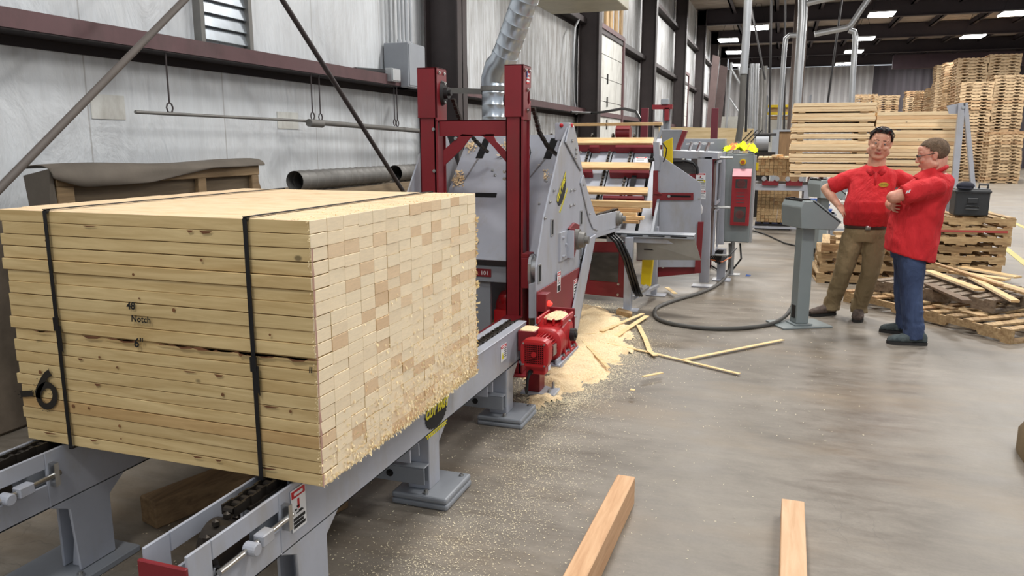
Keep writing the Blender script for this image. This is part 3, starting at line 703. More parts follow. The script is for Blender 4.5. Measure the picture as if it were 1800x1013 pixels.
g = MB(); g.loft([((gx - .01, y, gz + dz), (rx, 0, 0), (0, 0, rz)) for y, rx, rz, dz in ((4.58, .07, .075, .0), (4.64, .1, .1, .01), (4.74, .105, .125, .015), (4.85, .1, .12, .01), (4.92, .07, .085, 0))], 20, 3.2)
for k in range(4): g.box(gx - .1 + .055 * k, gx - .085 + .055 * k, 4.62, 4.9, gz + .1, gz + .142)
g.box(gx - .1, gx + .1, 4.56, 4.94, .34, .362)
for k in range(3): g.prism([(gx + .075, 4.6 + .13 * k, .36), (gx + .11, 4.6 + .13 * k, .36), (gx + .09, 4.6 + .13 * k, .47)], (0, .015, 0))
gb = g.build('gearbox', 'brightred', t, bevel=.004)
g = MB(); g.cyl((gx + .08, 4.78, gz + .01), (gx + .125, 4.78, gz + .01), .042, n=20); g.cyl((gx + .12, 4.78, gz + .01), (gx + .135, 4.78, gz + .01), .018); g.build('shaft_cap', 'dark', gb)
g = MB()
for y in (4.6, 4.72, 4.86): bolt(g, (gx + .095, y, .362), Z_, .012, .012)
bolt(g, (gx + .1, 4.7, gz + .12), X_, .01); bolt(g, (gx + .09, 4.88, gz + .11), X_, .01); g.build('bolt', 'steel', gb)
g = MB(); g.box(-1.49, -1.38, 4.42, 4.56, .42, .55); g.build('chain_guard', 'red', t, bevel=.003); g = MB(); g.box(-1.49, -1.26, 4.94, 4.96, .46, .6); g.build('rear_guard', 'red', t, bevel=.003)
g = MB(); g.loft([((-1.435, 4.49, .55), (.052, 0, 0), (0, .065, 0)), ((-1.435, 4.49, .556), (.045, 0, 0), (0, .06, 0))], 12, 5); g.loft([((gx, 4.75, .585), (.07, 0, 0), (0, .13, 0)), ((gx, 4.75, .6), (.04, 0, 0), (0, .1, 0))], 12, 2.5)
g.build('sawdust_layer', 'saw', t)
# second short prop under the motor end
m = MB(); m.box(-1.57, -1.47, 4.83, 4.95, .0 + .02, ZB); m.build('leg', 'red', t, bevel=.004)
m = MB(); m.box(-1.6, -1.36, 4.8, 5.02, 0, .02); f = m.build('foot_plate', 'grey', t, bevel=.004)
m = MB(); bolt(m, (-1.41, 4.86, .02), Z_, .014, .015); bolt(m, (-1.41, 4.96, .02), Z_, .012, .035); m.build('bolt', 'steel', f)
# ================================================================== LUMBER BUNDLE
PX0, PX1, PY0, PZ0 = -2.69, -1.37, 2.04, .579
PH, PD = .886, 1.385
NL, NR = 20, 14; LH = PH / NL; BW = PD / NR
t = PACK = thing('lumber_bundle', ((PX0 + PX1) / 2, PY0 + .69, PZ0), 'large strapped bundle of pale boards with sawn ends on the grey chain conveyor', 'lumber bundle')
rs = random.Random(4)
big = MB(); nvis = 0
rowx = [rs.uniform(-.004, .004) for _ in range(NL)]
ZE = [[L * LH + (0 if L in (0, NL) else rs.uniform(-1, 1) * (.0012 if c_ == 0 else .004)) for L in range(NL + 1)] for c_ in range(NR)]
for L in range(NL):
    yshift = rs.uniform(-.004, .004)
    for r_ in range(NR):
        x1 = PX1 + rs.uniform(-.0016, .0016); x0 = PX0 + rs.uniform(-.014, .01)
        y0 = PY0 + r_ * BW + (yshift + rs.uniform(-.003, .003) if r_ == 0 else 0); y1 = PY0 + (r_ + 1) * BW - .0007
        z0 = PZ0 + L * LH; z1 = z0 + LH - .0007
        z0 = PZ0 + ZE[r_][L]; z1 = PZ0 + ZE[r_][L + 1] - (.0007 if r_ else rs.uniform(.001, .0036)); dk = rs.random() < .16
        ti = rs.uniform(.0, .13) if dk else rs.uniform(.22, .98)
        if r_ == 0: ti = .08 if L in (19, 18, 0, 6, 14) else rs.uniform(.25, .8)
        vis = r_ == 0 or L == NL - 1 or (L >= 3 and r_ <= 4 and nvis < 100)
        if vis and nvis < 100:
            m = MB(); m.ti = ti; m.box(x0, x1, y0, y1, z0, z1)
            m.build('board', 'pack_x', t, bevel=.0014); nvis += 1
        else:
            big.ti = ti; big.box(x0, x1, y0, y1, z0, z1)
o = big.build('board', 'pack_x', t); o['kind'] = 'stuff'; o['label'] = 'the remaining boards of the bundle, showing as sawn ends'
# straps
for y_, lab in ((-1.602, 1), (-2.452, 2)):
    m = MB(); w_ = .016
    for i in range(1):
        x = y_
        m.box(x - w_ / 2, x + w_ / 2, PY0 - .012, PY0 - .009, PZ0 - .006, PZ0 + PH)
        m.box(x - w_ / 2, x + w_ / 2, PY0 - .012, PY0 + (PD + .01), PZ0 + (PH + .003), PZ0 + (PH + .006))
        m.box(x - w_ / 2, x + w_ / 2, PY0 + (PD + .007), PY0 + (PD + .01), PZ0 - .006, PZ0 + (PH + .006))
        m.box(x - w_ / 2, x + w_ / 2, PY0 - .012, PY0 + (PD + .01), PZ0 - .006, PZ0 - .003)
        m.prism([(x - w_ / 2, PY0 - .012, PZ0 + PH - .005), (x - w_ / 2, PY0 - .006, PZ0 + (PH + .006)), (x - w_ / 2, PY0 + .01, PZ0 + (PH + .006)), (x - w_ / 2, PY0 - .006, PZ0 + PH - .01)], (w_, 0, 0))
    s = m.build('strap', 'black', t)
    m = MB(); zc = PZ0 + (.38 if lab == 1 else .45); m.box(y_ - .011, y_ + .013, PY0 - .017, PY0 - .011, zc, zc + .05); m.prism([(y_ + .006, PY0 - .013, zc - .06), (y_ + .02, PY0 - .013, zc - .08), (y_ + .02, PY0 - .013, zc + .02), (y_ + .006, PY0 - .013, zc + .02)], (0, -.003, 0)); m.build('strap_seal', 'black', s)
# handwriting and spray paint
fy = PY0 - .0085
for txt, px, py, sz in (('48', 223, 543, .034), ('Notch', 231, 565, .03), ('6"', 236, 610, .044), ('II', 543, 655, .025)):
    text_mesh(txt, sz * 1.1, aY(px, py, PY0 - .008), X_, Z_, 'ink', 'handwriting', t, .0015, .12, .0009)
def stroke(mb, pts, r, y):
    n = len(pts)
    mb.tube([(p[0], y, p[1]) for p in pts], r, 8)
sp = []
for k in range(30):
    a = k / 29
    if a < .35: q = a / .35; sp.append((88 - 22 * q ** .6 + 0, 655 + 35 * q))
    else: q = (a - .35) / .65 * 2 * math.pi; sp.append((82 - 15 * math.cos(q), 700 + 21 * math.sin(q) - 8 * (1 - q / 6.28)))
six = [aY(x, y, fy) for x, y in sp]; dash = [aY(x, y, fy) for x, y in ((36, 693), (58, 692))]
t_sp = NT('sprayed black'); nf = t_sp.noise(t_sp.coord(rand=False), 60, 4); t_sp.col(rgb(34, 28, 20)); M['spray'] = t_sp.rm(.9)
def ribbon(mb, pts, r, y):
    vs = []
    for i, p in enumerate(pts):
        a = pts[max(0, i - 1)]; c = pts[min(len(pts) - 1, i + 1)]; d = (c - a).normalized(); n_ = V((-d.z, 0, d.x)); vs += [V((p.x, y, p.z)) + n_ * r, V((p.x, y, p.z)) - n_ * r]
    mb.add(vs, [(2 * i, 2 * i + 1, 2 * i + 3, 2 * i + 2) for i in range(len(pts) - 1)])
m = MB(); ribbon(m, six, .0125, PY0 - .009); ribbon(m, dash, .012, PY0 - .009)
for k in range(140):
    p = rs.choice(six + dash * 3); c = V((p.x + rs.gauss(0, .013), PY0 - .008, p.z + rs.gauss(0, .013))); e = rs.uniform(.0008, .002); m.prism([c + V((-e, 0, -e)), c + V((e, 0, -e)), c + V((e, 0, e)), c + V((-e, 0, e))], (0, -.0005, 0))
m.build('spray_marking', 'spray', t)
# bark edges on the wane of some boards
m = MB()
for k in range(46):
    L = rs.choice((18, 9, 9, 9, 9, 9, 9, 7, 5, 0, 0)); x = rs.uniform(PX0 + .1, PX1 - .1); z = PZ0 + (L + 1) * LH - .002; w_ = rs.uniform(.02, .14 if L == 9 else .07); h_ = rs.uniform(.004, .015 if L == 9 else .01)
    if L != 9 and abs(x - aY(232, 570, PY0).x) < .17: continue
    m.prism([(x, PY0 - .0052, z), (x + w_ * .3, PY0 - .0052, z - h_), (x + w_ * .8, PY0 - .0052, z - h_ * .7), (x + w_, PY0 - .0052, z)], (0, -.001, 0))
m.build('bark', paint('bark', rgb(112, 72, 44), .9, .3), t)['kind'] = 'stuff'
# knots drawn on the front boards
m = MB()
for k in range(18):
    L = rs.randrange(1, 19); x = rs.uniform(PX0 + .1, PX1 - .1); z = PZ0 + (min(L, 19) + rs.uniform(.25, .75)) * LH; e = rs.uniform(.003, .0075)
    m.tube([(x, PY0 - .0045, z), (x, PY0 - .0058, z)], e, 9)
m.build('knots', paint('knot', rgb(120, 80, 46), .8, .3), t)['kind'] = 'stuff'
# torn fibres and sawdust on the sawn ends (thickest low on the far side)
m = MB()
def fleck(mb, c, n, s, rs=rs):
    a = V((rs.gauss(0, 1), rs.gauss(0, 1), rs.gauss(0, 1))).normalized(); u = n.cross(a)
    if u.length < .05: return
    u.normalize(); w_ = n.cross(u); l = s * rs.uniform(.6, 1.5); h = s * rs.uniform(.15, .4); n2 = (n * rs.uniform(.1, .9) + u * .5).normalized()
    mb.add([c - u * h, c + u * h, c + u * h + n2 * l * .5 + w_ * l * .6, c - u * h + n2 * l * .4 + w_ * l * .6], [(0, 1, 2, 3)])
for k in range(5200):
    v = rs.random(); y = PY0 + PD * v; z = PZ0 + PH * (rs.random() ** 2.6) * (.25 + .7 * rs.random())
    if rs.random() > .18 + 1.1 * (v - (z - PZ0) * .9): continue
    fleck(m, V((PX1 + .003, y, z)), X_, rs.uniform(.004, .013))
for k in range(700):
    L = rs.randrange(1, NL); y = PY0 + PD * rs.random(); z = PZ0 + L * LH + rs.gauss(0, .001)
    fleck(m, V((PX1 + .002, y, z)), X_, rs.uniform(.002, .006))
for k in range(160): fleck(m, V((PX1, PY0 + PD, PZ0 + rs.random() * .8)), (X_ * .5 + Y_).normalized(), rs.uniform(.006, .02))
for k in range(900): fleck(m, V((PX1 - abs(rs.gauss(0, .1)), PY0 + PD * rs.random(), PZ0 + PH)), Z_, rs.uniform(.002, .006))
for k in range(160): fleck(m, V((PX1 - .0 + rs.uniform(-.01, .0), PY0, PZ0 + PH * rs.random())), (X_ - Y_).normalized(), rs.uniform(.002, .006))
o = m.build('wood_fibre', paint('torn fibre', rgb(250, 224, 176), .9, .12), t); o['kind'] = 'stuff'
# dark purple-grey waxed corner of the ends
m = MB()
for L in range(0, 18):
    w_ = rs.uniform(.004, .012); z = PZ0 + L * LH
    m.prism([(PX1 + .0032, PY0, z), (PX1 + .0032, PY0 + w_, z + .004), (PX1 + .0032, PY0 + rs.uniform(.003, .01), z + LH), (PX1 + .0032, PY0, z + LH)], (.0006, 0, 0))
m.build('stained_edge', paint('stain', rgb(186, 146, 130), .9, .2), t)
# timbers lying under the conveyor
def timber(a, c, w_, h_, mat, lab, name='timber', group=None, bev=.006, z=0, ti=.5):
    a = V((a[0], a[1], z)); c = V((c[0], c[1], z)); m = MB(); m.ti = ti; m.bar(a + Z_ * h_ / 2, c + Z_ * h_ / 2, w_, h_)
    return tag(m.build(name, mat, bevel=bev), lab, 'timber' if h_ > .05 else 'board', group)
timber((-2.6, 2.5), (-2.03, 4.35), .125, .13, 'dark_y', 'dark grimy timber lying lengthwise on the floor under the bundle')
timber((-2.34, 3.3), (-1.8, 3.05), .11, .1, 'dark_x', 'short dark timber lying crosswise under the bundle, behind the long one') if False else None
timber((-2.28, 3.02), (-1.85, 2.9), .1, .12, 'dark_x', 'short dark timber lying crosswise on the floor under the bundle')
# foreground timbers
m = MB(); m.prism([aZ(980, 1013, .0).lerp(aZ(980, 1013, 0), 0)] * 0 or [(-.70, 2.3, 0), (-.585, 2.3, 0), (-.565, 3.45, 0), (-.655, 3.47, 0)], (0, 0, .13)) if False else None
a = aZ(1010, 1013, .14); c = aZ(1101, 836, .14); d = (c - a).normalized(); wdt = (aZ(1087, 833, .14) - aZ(1117, 839, .14)).length
m = MB(); a0 = a - d * .5; a0.z = 0; c0 = c.copy(); c0.z = 0; m.bar(a0 + Z_ * .07, c0 + Z_ * .07, wdt, .14); tag(m.build('timber', wood('smooth beech timber', rgb(222, 184, 146), rgb(196, 154, 116), 1), bevel=.004), 'thick squared timber slanting on the floor in the foreground, left of the thinner one', 'timber')
a = aZ(1395, 1013, .09); c = aZ(1394, 879, .09); d = (c - a).normalized(); wdt = (aZ(1374, 878, .09) - aZ(1413, 880, .09)).length
m = MB(); a0 = a - d * .5; a0.z = 0; c0 = c.copy(); c0.z = 0; m.bar(a0 + Z_ * .045, c0 + Z_ * .045, wdt, .09); tag(m.build('timber', wood('smooth beech plank', rgb(224, 190, 156), rgb(204, 166, 130), 1), bevel=.003), 'thinner squared timber pointing away in the right foreground', 'timber')
m = MB(); m.loft([((1.44, 4.6, 0), (.1, 0, 0), (0, .3, 0)), ((1.44, 4.6, .12), (.1, 0, 0), (0, .3, 0)), ((1.44, 4.6, .2), (.06, 0, 0), (0, .25, 0))], 16, 3); tag(m.build('dust_sack', paint('brown sack', rgb(122, 104, 76), .9, .2, bump=.5), smooth=True), 'edge of a brown sack on the floor at the right border', 'sack')
# ================================================================== CRATES AND LOOSE DUCTS BEHIND THE BUNDLE
t = thing('wooden_crate', (-3.75, 3.7, 0), 'old brown framed wooden crate behind the bundle, half covered by a grey tarp', 'crate')
cx = -3.75; y0 = aX(92, 300, cx).y; y1 = aX(452, 300, cx).y; zt = 1.545
m = MB(); m.box(cx - .03, cx - .015, y0, y1, 0, zt); m.box(-4.0, cx - .03, y1 - .02, y1, 0, zt - .1); m.box(-3.95, cx - .03, y0, y0 + .02, 0, zt - .02); m.build('panel', wood('crate ply', rgb(104, 90, 70), rgb(84, 72, 56), 1, False), t)
fw_ = wood('crate batten', rgb(146, 124, 92), rgb(112, 92, 66), 1, False)
ym = aX(343, 300, cx).y
m = MB(); m.box(cx - .015, cx + .02, y0, y1, zt - .08, zt); m.build('rail', fw_, t, bevel=.004)
for y in (y0, ym, y1 - .09):
    m = MB(); m.box(cx - .015, cx + .02, y, y + (.11 if y == y0 else .08), .0, zt - .08); m.build('post', fw_, t, bevel=.004)
m = MB(); m.box(cx - .015, cx + .02, y0, y1, .9, .98); m.build('rail', fw_, t, bevel=.004)
m = MB(); m.prism([(cx - .03, y1, zt), (cx - .03, y1 + .1, zt - .25), (cx - .03, y1 + .14, 1.0), (cx - .03, y1, 1.0)], (-.6, 0, 0)); m.build('end_board', fw_, t)
# tarp draped over the top, hanging lower on the left
N = 28; vs = []; fs = []
for i in range(N + 1):
    f = i / N; y = y0 - .05 + (y1 - y0 + .1) * f
    drop = .09 * (1 - max(0, (f - .38) / .34)) if f < .72 else 0
    if f < .1: drop = .03 + .6 * f
    drop = max(.012, drop)
    row = [(-4.0, y, zt + .01), (-3.88, y, zt + .03 + .01 * math.sin(9 * f)), (cx, y, zt + .03 + .012 * math.sin(7 * f + 1)), (cx + .04, y, zt + .0), (cx + .05 + .02 * math.sin(11 * f), y, zt - drop * .55), (cx + .045, y, zt - drop)]
    vs += [(p[0], p[1], p[2]) for p in row]
k = 6
for i in range(N):
    for j in range(k - 1): fs.append((i * k + j, (i + 1) * k + j, (i + 1) * k + j + 1, i * k + j + 1))
m = MB(); m.add(vs, fs); o = m.build('tarp', 'tarp', smooth='all'); s = o.modifiers.new('s', 'SOLIDIFY'); s.thickness = .008; s = o.modifiers.new('u', 'SUBSURF'); s.levels = s.render_levels = 1
tag(o, 'dusty grey tarp draped over the top of the old crate', 'tarp')
m = MB(); vs = [(cx + .03, y0 - .03, zt + .02), (cx + .0, y0 + .02, zt - .3), (cx - .05, y0 - .02, zt - .75), (-3.84, y0 - .02, zt - .8), (-3.93, y0 - .02, zt - .02)]
m.prism(vs, (0, -.012, 0)); o2 = m.build('tarp_flap', 'tarp'); tag(o2, 'grey flap of tarp hanging down the left end of the old crate', 'tarp')
t = thing('low_bin', (-3.75, 6.3, 0), 'low dusty wooden bin along the wall holding two lengths of spiral duct', 'bin')
m = MB(); m.box(-4.2, -3.74, y1 + .2, 8.4, 0, 1.29); m.build('body', wood('bin side', rgb(132, 118, 98), rgb(104, 90, 72), 1, False), t, bevel=.01)
m = MB(); m.box(-3.74, -3.7, y1 + .2, 8.4, 1.19, 1.3); m.build('rail', wood('bin rail', rgb(150, 134, 110), rgb(120, 104, 84), 1, False), t)
for (p, q, lab) in (((518, 317), (678, 306), 'dusty grey spiral duct length lying on the bin, left of the brace rod'), ((694, 302), (800, 290), 'dusty grey spiral duct length lying on the bin, behind the left red post')):
    a = aX(p[0], p[1], -3.88); c = aX(q[0], q[1], -3.88); a.z = c.z = 1.385
    m = MB(); n = 24; r = .086; L = (c - a).length; k = int(L / .11); pts = []; rr = []
    for i in range(k):
        for e, q_ in ((0, r), (.8, r), (.88, r * 1.04), (.95, r)): pts.append(a.lerp(c, (i + e) / k)); rr.append(q_)
    m.tube(pts, rr, n, caps=False); m.tube([p_ for p_ in pts[::-1]], [x * .965 for x in rr[::-1]], n, caps=False)
    tag(m.build('loose_duct', 'galvd', smooth=True), lab, 'duct')
# ================================================================== RED GANTRY
t = thing('red_gantry', (-2.1, 5.25, 0), 'dark red steel gantry with two tall posts over the far end of the conveyor', 'gantry')
GY = 5.2; L0x, L1x, R0x, R1x = -2.514, -2.37, -1.845, -1.715
for (x0, x1) in ((L0x, L1x), (R0x, R1x)):
    m = MB(); zt_ = 2.21
    m.box(x0, x0 + .012, GY, GY + .15, .02, zt_ - .0); m.box(x0, x1, GY, GY + .012, .02, zt_); m.box(x0, x1, GY + .138, GY + .15, .02, zt_); m.box(x1 - .03, x1 - .012, GY, GY + .15, .02, 1.9)
    m.box(x0 - .02, x1 + .06, GY - .04, GY + .2, 0, .02)
    m.build('post', 'red', t, bevel=.003)
    m = MB(); m.box(x0 - .006, x1 + .002, GY - .012, GY, 1.88, 2.235); m.box(x0 - .006, x1 + .002, GY - .012, GY + .17, 2.225, 2.235)
    m.box(x1 - .012, x1 + .002, GY - .012, GY + .17, 1.86, 2.235) if x0 < -2 else m.prism([(x1 + .002, GY - .012, 1.86), (x1 + .002, GY + .17, 1.86), (x1 + .002, GY + .17, 2.0), (x1 + .002, GY + .11, 1.96), (x1 + .002, GY + .09, 2.0), (x1 + .002, GY + .11, 2.05), (x1 + .002, GY + .17, 2.09), (x1 + .002, GY + .17, 2.235), (x1 + .002, GY - .012, 2.235)], (-.014, 0, 0))
    cp = m.build('post_cap', 'red', t, bevel=.003)
    m = MB()
    for y in (GY + .03, GY + .12): bolt(m, (x1 + .002, y, 2.2), X_, .013)
    if x0 > -2:
        for z in (2.07, 1.93): bolt(m, (x1 + .002, GY + .08, z), X_, .015)
    m.build('bolt', 'steel', cp)
    if x0 < -2:
        m = MB(); m.loft([((x1 + .003 + i * .012, GY + .09, 2.06), (0, .05 - i * .004, 0), (0, 0, .09 - i * .006)) for i in range(3)], 18, 2.2); m.cyl((x1 + .02, GY + .09, 2.06), (x1 + .055, GY + .09, 2.06), .042, n=20); m.cyl((x1 + .05, GY + .09, 2.06), (x1 + .075, GY + .09, 2.06), .02)
        bp = m.build('flange_bearing', 'dark', t, smooth=True)
        m = MB(); bolt(m, (x1 + .02, GY + .09, 2.13), X_, .013); bolt(m, (x1 + .02, GY + .09, 1.99), X_, .013); m.build('bolt', 'steel', bp)
    else:
        m = MB(); m.cyl((x0 - .03, GY + .08, 2.0), (x0, GY + .08, 2.0), .05, n=20); m.build('flange_bearing', 'dark', t)
# flag decal: small red, white and blue stripes
m = MB(); fx = R1x + .004; fy0 = GY + .06; fz = 2.11
for i in range(7): m.mat(i % 2).box(fx, fx + .001, fy0, fy0 + .06, fz + i * .012, fz + (i + 1) * .012)
m.mat(2).box(fx, fx + .002, fy0, fy0 + .025, fz + .042, fz + .084); m.build('flag_sticker', ['inkred', 'white', 'inkblue'], t)
# arched cross beam with knee braces
zc0, zc1 = 1.75, 1.865; m = MB(); yb = GY + .03
poly = [(L1x, zc1), (R0x, zc1), (R0x, zc0)]
def V2(a, z): return (a, yb, z)
cw = R0x - L1x
m.prism([V2(L1x, zc0), V2(R0x, zc0), V2(R0x, zc1), V2(L1x, zc1)], (0, .012, 0))
m.box(L1x, R0x, yb, yb + .09, zc1 - .01, zc1)
def bp_(cx_, cy_): return aY(720 + cx_ / 3.753, 90 + cy_ / 3.753, yb)
m.prism([bp_(*q) for q in ((222, 655), (345, 545), (470, 545), (420, 558), (395, 578), (350, 640), (222, 762))], (0, .012, 0))
m.prism([bp_(*q) for q in ((430, 545), (560, 545), (556, 562), (570, 592), (640, 665), (640, 738), (560, 640), (505, 582), (480, 560))], (0, .012, 0))
cb = m.build('cross_beam', 'red', t, bevel=.002)
m = MB()
for x, z in ((L1x - .03, 1.8), (L1x - .03, 1.5), (L1x + .13, 1.735), (R0x - .02, 1.45), (R0x - .02, 1.5)): bolt(m, (x, yb - .001 if x > L1x else GY, z), -Y_, .013)
m.build('bolt', 'steel', cb)
for x0 in (R0x, L0x):
    m = MB(); m.box(x0, x0 + .13, 3.4, GY - .0, .40, .46); m.box(x0, x0 + .012, 3.4, GY, .3, .4); m.build('base_beam', 'red', t, bevel=.003)
# lift chains sagging from the caps into the hopper
for x, s in ((-2.3, 0), (-1.66, 1)):
    pts = [V((x, GY + .13, 2.02)), V((x + .02, GY + .22, 1.86)), V((x + .08, GY + .36, 1.72)), V((x + .13, GY + .5, 1.63))] if s == 0 else [V((x - .02, GY + .12, 1.95)), V((x + .0, GY + .2, 1.78)), V((x + .04, GY + .32, 1.66)), V((x + .09, GY + .44, 1.60))]
    m = MB()
    for i in range(3):
        for j in range(6):
            c = pts[i].lerp(pts[i + 1], j / 6); d_ = (pts[i + 1] - pts[i]).normalized(); m.bar(c, c + d_ * .026, .024 if j % 2 else .03, .02)
    m.build('lift_chain', 'chain', t)
# ================================================================== BREAKDOWN HOPPER
t = HOP = thing('lumber_hopper', (-2.0, 5.7, 0), 'grey steel hopper machine with sloped front and red lower side, behind the red gantry', 'machine')
SX = -1.5
# sloped front sheet
fb, ft = V((0, 5.33, .84)), V((0, 5.97, 1.765))
def sl(x, f, off=0): p = fb.lerp(ft, f); n = V((0, -(ft.z - fb.z), ft.y - fb.y)).normalized(); return V((x, p.y, p.z)) + n * off
m = MB(); m.prism([sl(-2.56, 0), sl(-1.54, 0), sl(-1.66, 1), sl(-2.44, 1)], V((0, .01, -.006))); fs_ = m.build('front_sheet', 'grey', t)
m = MB()
for x0, x1, f0, f1, sk in ((-2.33, -2.27, .80, .97, .03), (-1.76, -1.70, .80, .97, .03), (-2.26, -2.08, .48, .515, 0)):
    m.prism([sl(x0, f0, .002), sl(x1, f0, .002), sl(x1 + sk, f1, .002), sl(x0 + sk, f1, .002)], V((0, -.001, .001)))
m.build('slot', 'hole', fs_)
m = MB()
for x0, x1, x2 in ((-2.31, -2.39, 0), (-1.75, -1.87, 0)): m.prism([sl(x0 - .004, .80, .003), sl(x0 + .012, .80, .003), sl(x1 + .008, .6, .003), sl(x1, .6, .003)], V((0, -.001, .001)))
m.build('scratch', paint('scuff', rgb(120, 116, 116), .5), fs_)
m = MB(); m.prism([sl(-2.44, 1), sl(-1.66, 1), sl(-1.66, 1) + V((0, .16, .0)), sl(-2.44, 1) + V((0, .16, .0))], (0, 0, -.01)); m.prism([(-2.5, 6.13, 1.76), (-1.6, 6.13, 1.76), (-1.6, 6.5, .7), (-2.5, 6.5, .7)], (0, .01, 0)); m.build('rear_sheet', 'grey', t)
# bolts, wire and chips on the sheet
m = MB()
for x, f in ((-2.16, .70), (-2.13, .66), (-1.7, .62), (-1.72, .44)): bolt(m, sl(x, f), V((0, -1, .7)), .012)
m.build('bolt', 'steel', fs_)
m = MB(); m.tube([sl(-1.98, .95, .02), sl(-2.02, .9, .06), sl(-2.0, .86, .05), sl(-2.12, .80, .02)], .005, 6); m.tube([sl(-1.88, .88, .03), sl(-1.86, .83, .04), sl(-1.87, .79, .02)], .004, 6); m.build('wire', 'black', fs_, smooth=True)
m = MB(); rs = random.Random(3)
for cx_, cf, n_ in ((-2.43, .62, 90), (-2.38, .9, 40), (-1.71, .66, 16), (-2.1, .9, 30), (-2.2, .1, 60)):
    for k in range(n_): fleck(m, sl(cx_ + rs.gauss(0, .025), cf + rs.gauss(0, .03), .004 + abs(rs.gauss(0, .012))), V((0, -.8, .6)), rs.uniform(.012, .03), rs)
o = m.build('wood_chips', 'saw', t); o['kind'] = 'stuff'
# side sheet toward the aisle
def sp_(x, y, X0=SX): return aX(x, y, X0)
poly = [(943, 600), (943, 470), (957, 380), (985, 258), (999, 222), (1007, 221), (1013, 240), (1030, 330), (1046, 378), (1050, 408), (1043, 416), (1020, 455), (1018, 545), (990, 560)]
P = [sp_(*q) for q in poly]
m = MB(); m.prism(P, (-.012, 0, 0)); sd = m.build('side_sheet', 'grey', t, bevel=.002)
# turned edge joining front sheet to side sheet
m = MB(); m.prism([sl(-1.545, 0, .001), sp_(945, 462), sp_(985, 258), sl(-1.66, 1, .001)], V((-.002, .008, -.004))); m.build('corner_sheet', 'grey', t)
# mirrored wall-side sheet
m = MB(); m.prism([V((-2.58, p.y, p.z)) for p in P], (-.012, 0, 0)); m.build('side_sheet', 'grey', t)
# top horn bracket
m = MB(); q = [(992, 250), (999, 221), (1007, 221), (1011, 238), (1022, 300), (1019, 300)]; m.prism([sp_(x, y, SX + .002) for x, y in q], (.012, 0, 0)); m.box(-1.6, -1.49, 5.6, 5.72, 1.72, 1.85)
hb = m.build('horn_bracket', 'grey', t, bevel=.008, seg=2)
m = MB(); m.cyl(V((-1.49, 5.66, 1.83)), V((-1.48, 5.66, 1.83)), .015); m.ball((-1.55, 5.6, 1.83), .016, 8); m.build('indicator', 'inkred', hb)
m = MB()
for x, y in ((1012, 262), (1012, 270), (1010, 278), (1005, 248)): bolt(m, sp_(x, y, SX + .014), X_, .013)
m.build('bolt', 'steel', hb)
# edge plate down the rear
m = MB(); q = [(1022, 310), (1025, 308), (1031, 335), (1046, 380), (1050, 406), (1041, 402), (1034, 385), (1019, 322)]; m.prism([sp_(x, y, SX + .001) for x, y in q], (.01, 0, 0)); ep = m.build('edge_plate', 'grey', t, bevel=.002)
m = MB()
for x, y in ((1025, 325), (1036, 376), (1019, 268)): bolt(m, sp_(x, y, SX + .011), X_, .011)
m.build('bolt', 'steel', ep)
m = MB()
for x, y in ((973, 335), (966, 355), (957, 384), (1003, 335), (1009, 334), (1002, 362), (1008, 360)): bolt(m, sp_(x, y), X_, .013)
m.build('bolt', 'steel', sd)
# small windows cut through the sheet, each with a light rim
for x, y, w_, h_ in ((970, 400, .05, .10), (1021, 383, .05, .10), (948, 481, .05, .11), (1020, 442, .04, .10)):
    p = sp_(x, y, SX + .001); m = MB(); m.box(p.x, p.x + .003, p.y - w_ / 2, p.y + w_ / 2, p.z - h_ / 2, p.z + h_ / 2); k = m.build('cut_out', 'hole', sd)
    m = MB(); m.frame((p.x, p.y - w_ / 2 - .008, p.z - h_ / 2 - .01), Y_, Z_, w_ + .016, h_ + .02, .009, X_ * .006); m.build('rim', 'conduit', k)
# red lower section with bent hem
m = MB(); q = [(943, 513), (1017, 470), (1016, 547), (1006, 557), (950, 580), (943, 575)]; m.prism([sp_(x, y, SX + .003) for x, y in q], (.008, 0, 0)); rp = m.build('lower_panel', 'red', t, bevel=.002)
a, c = sp_(950, 578, SX + .003), sp_(1010, 553, SX + .003)
m = MB(); m.prism([a, c, c + V((-.1, .0, -.12)), a + V((-.12, 0, -.13))], (.006, 0, -.004)); m.build('bottom_hem', 'red', rp)
sticker(sp_(979, 515, SX + .012), Y_, Z_, .09, .15, t, 'inkred', 'x', 4); sticker(sp_(1008, 524, SX + .012), Y_, Z_, .11, .14, t, 'inkred', None, 4, 'danger_label')
# red indicator box on the front lower corner
p = sp_(950, 530, SX); m = MB(); m.box(-1.5, -1.43, p.y - .1, p.y + .0, p.z - .05, p.z + .07); ib = m.build('switch_box', 'red', t, bevel=.003)
m = MB(); m.cyl((-1.43, p.y - .05, p.z), (-1.415, p.y - .05, p.z), .02); m.ball((-1.412, p.y - .05, p.z), .014, 8); m.build('push_button', plain('lit red', rgb(255, 60, 50), .4, 0, 1.5), ib)
m = MB(); m.prism([aY(x, y, 4.9) for x, y in ((929, 500), (942, 496), (942, 560), (929, 560))], (0, .02, 0)); m.build('front_strut', 'grey', t, bevel=.003)
sticker(aX(926, 557, -1.58), Y_, Z_, .04, .07, t, 'white', None, 3, 'serial_label') if False else None
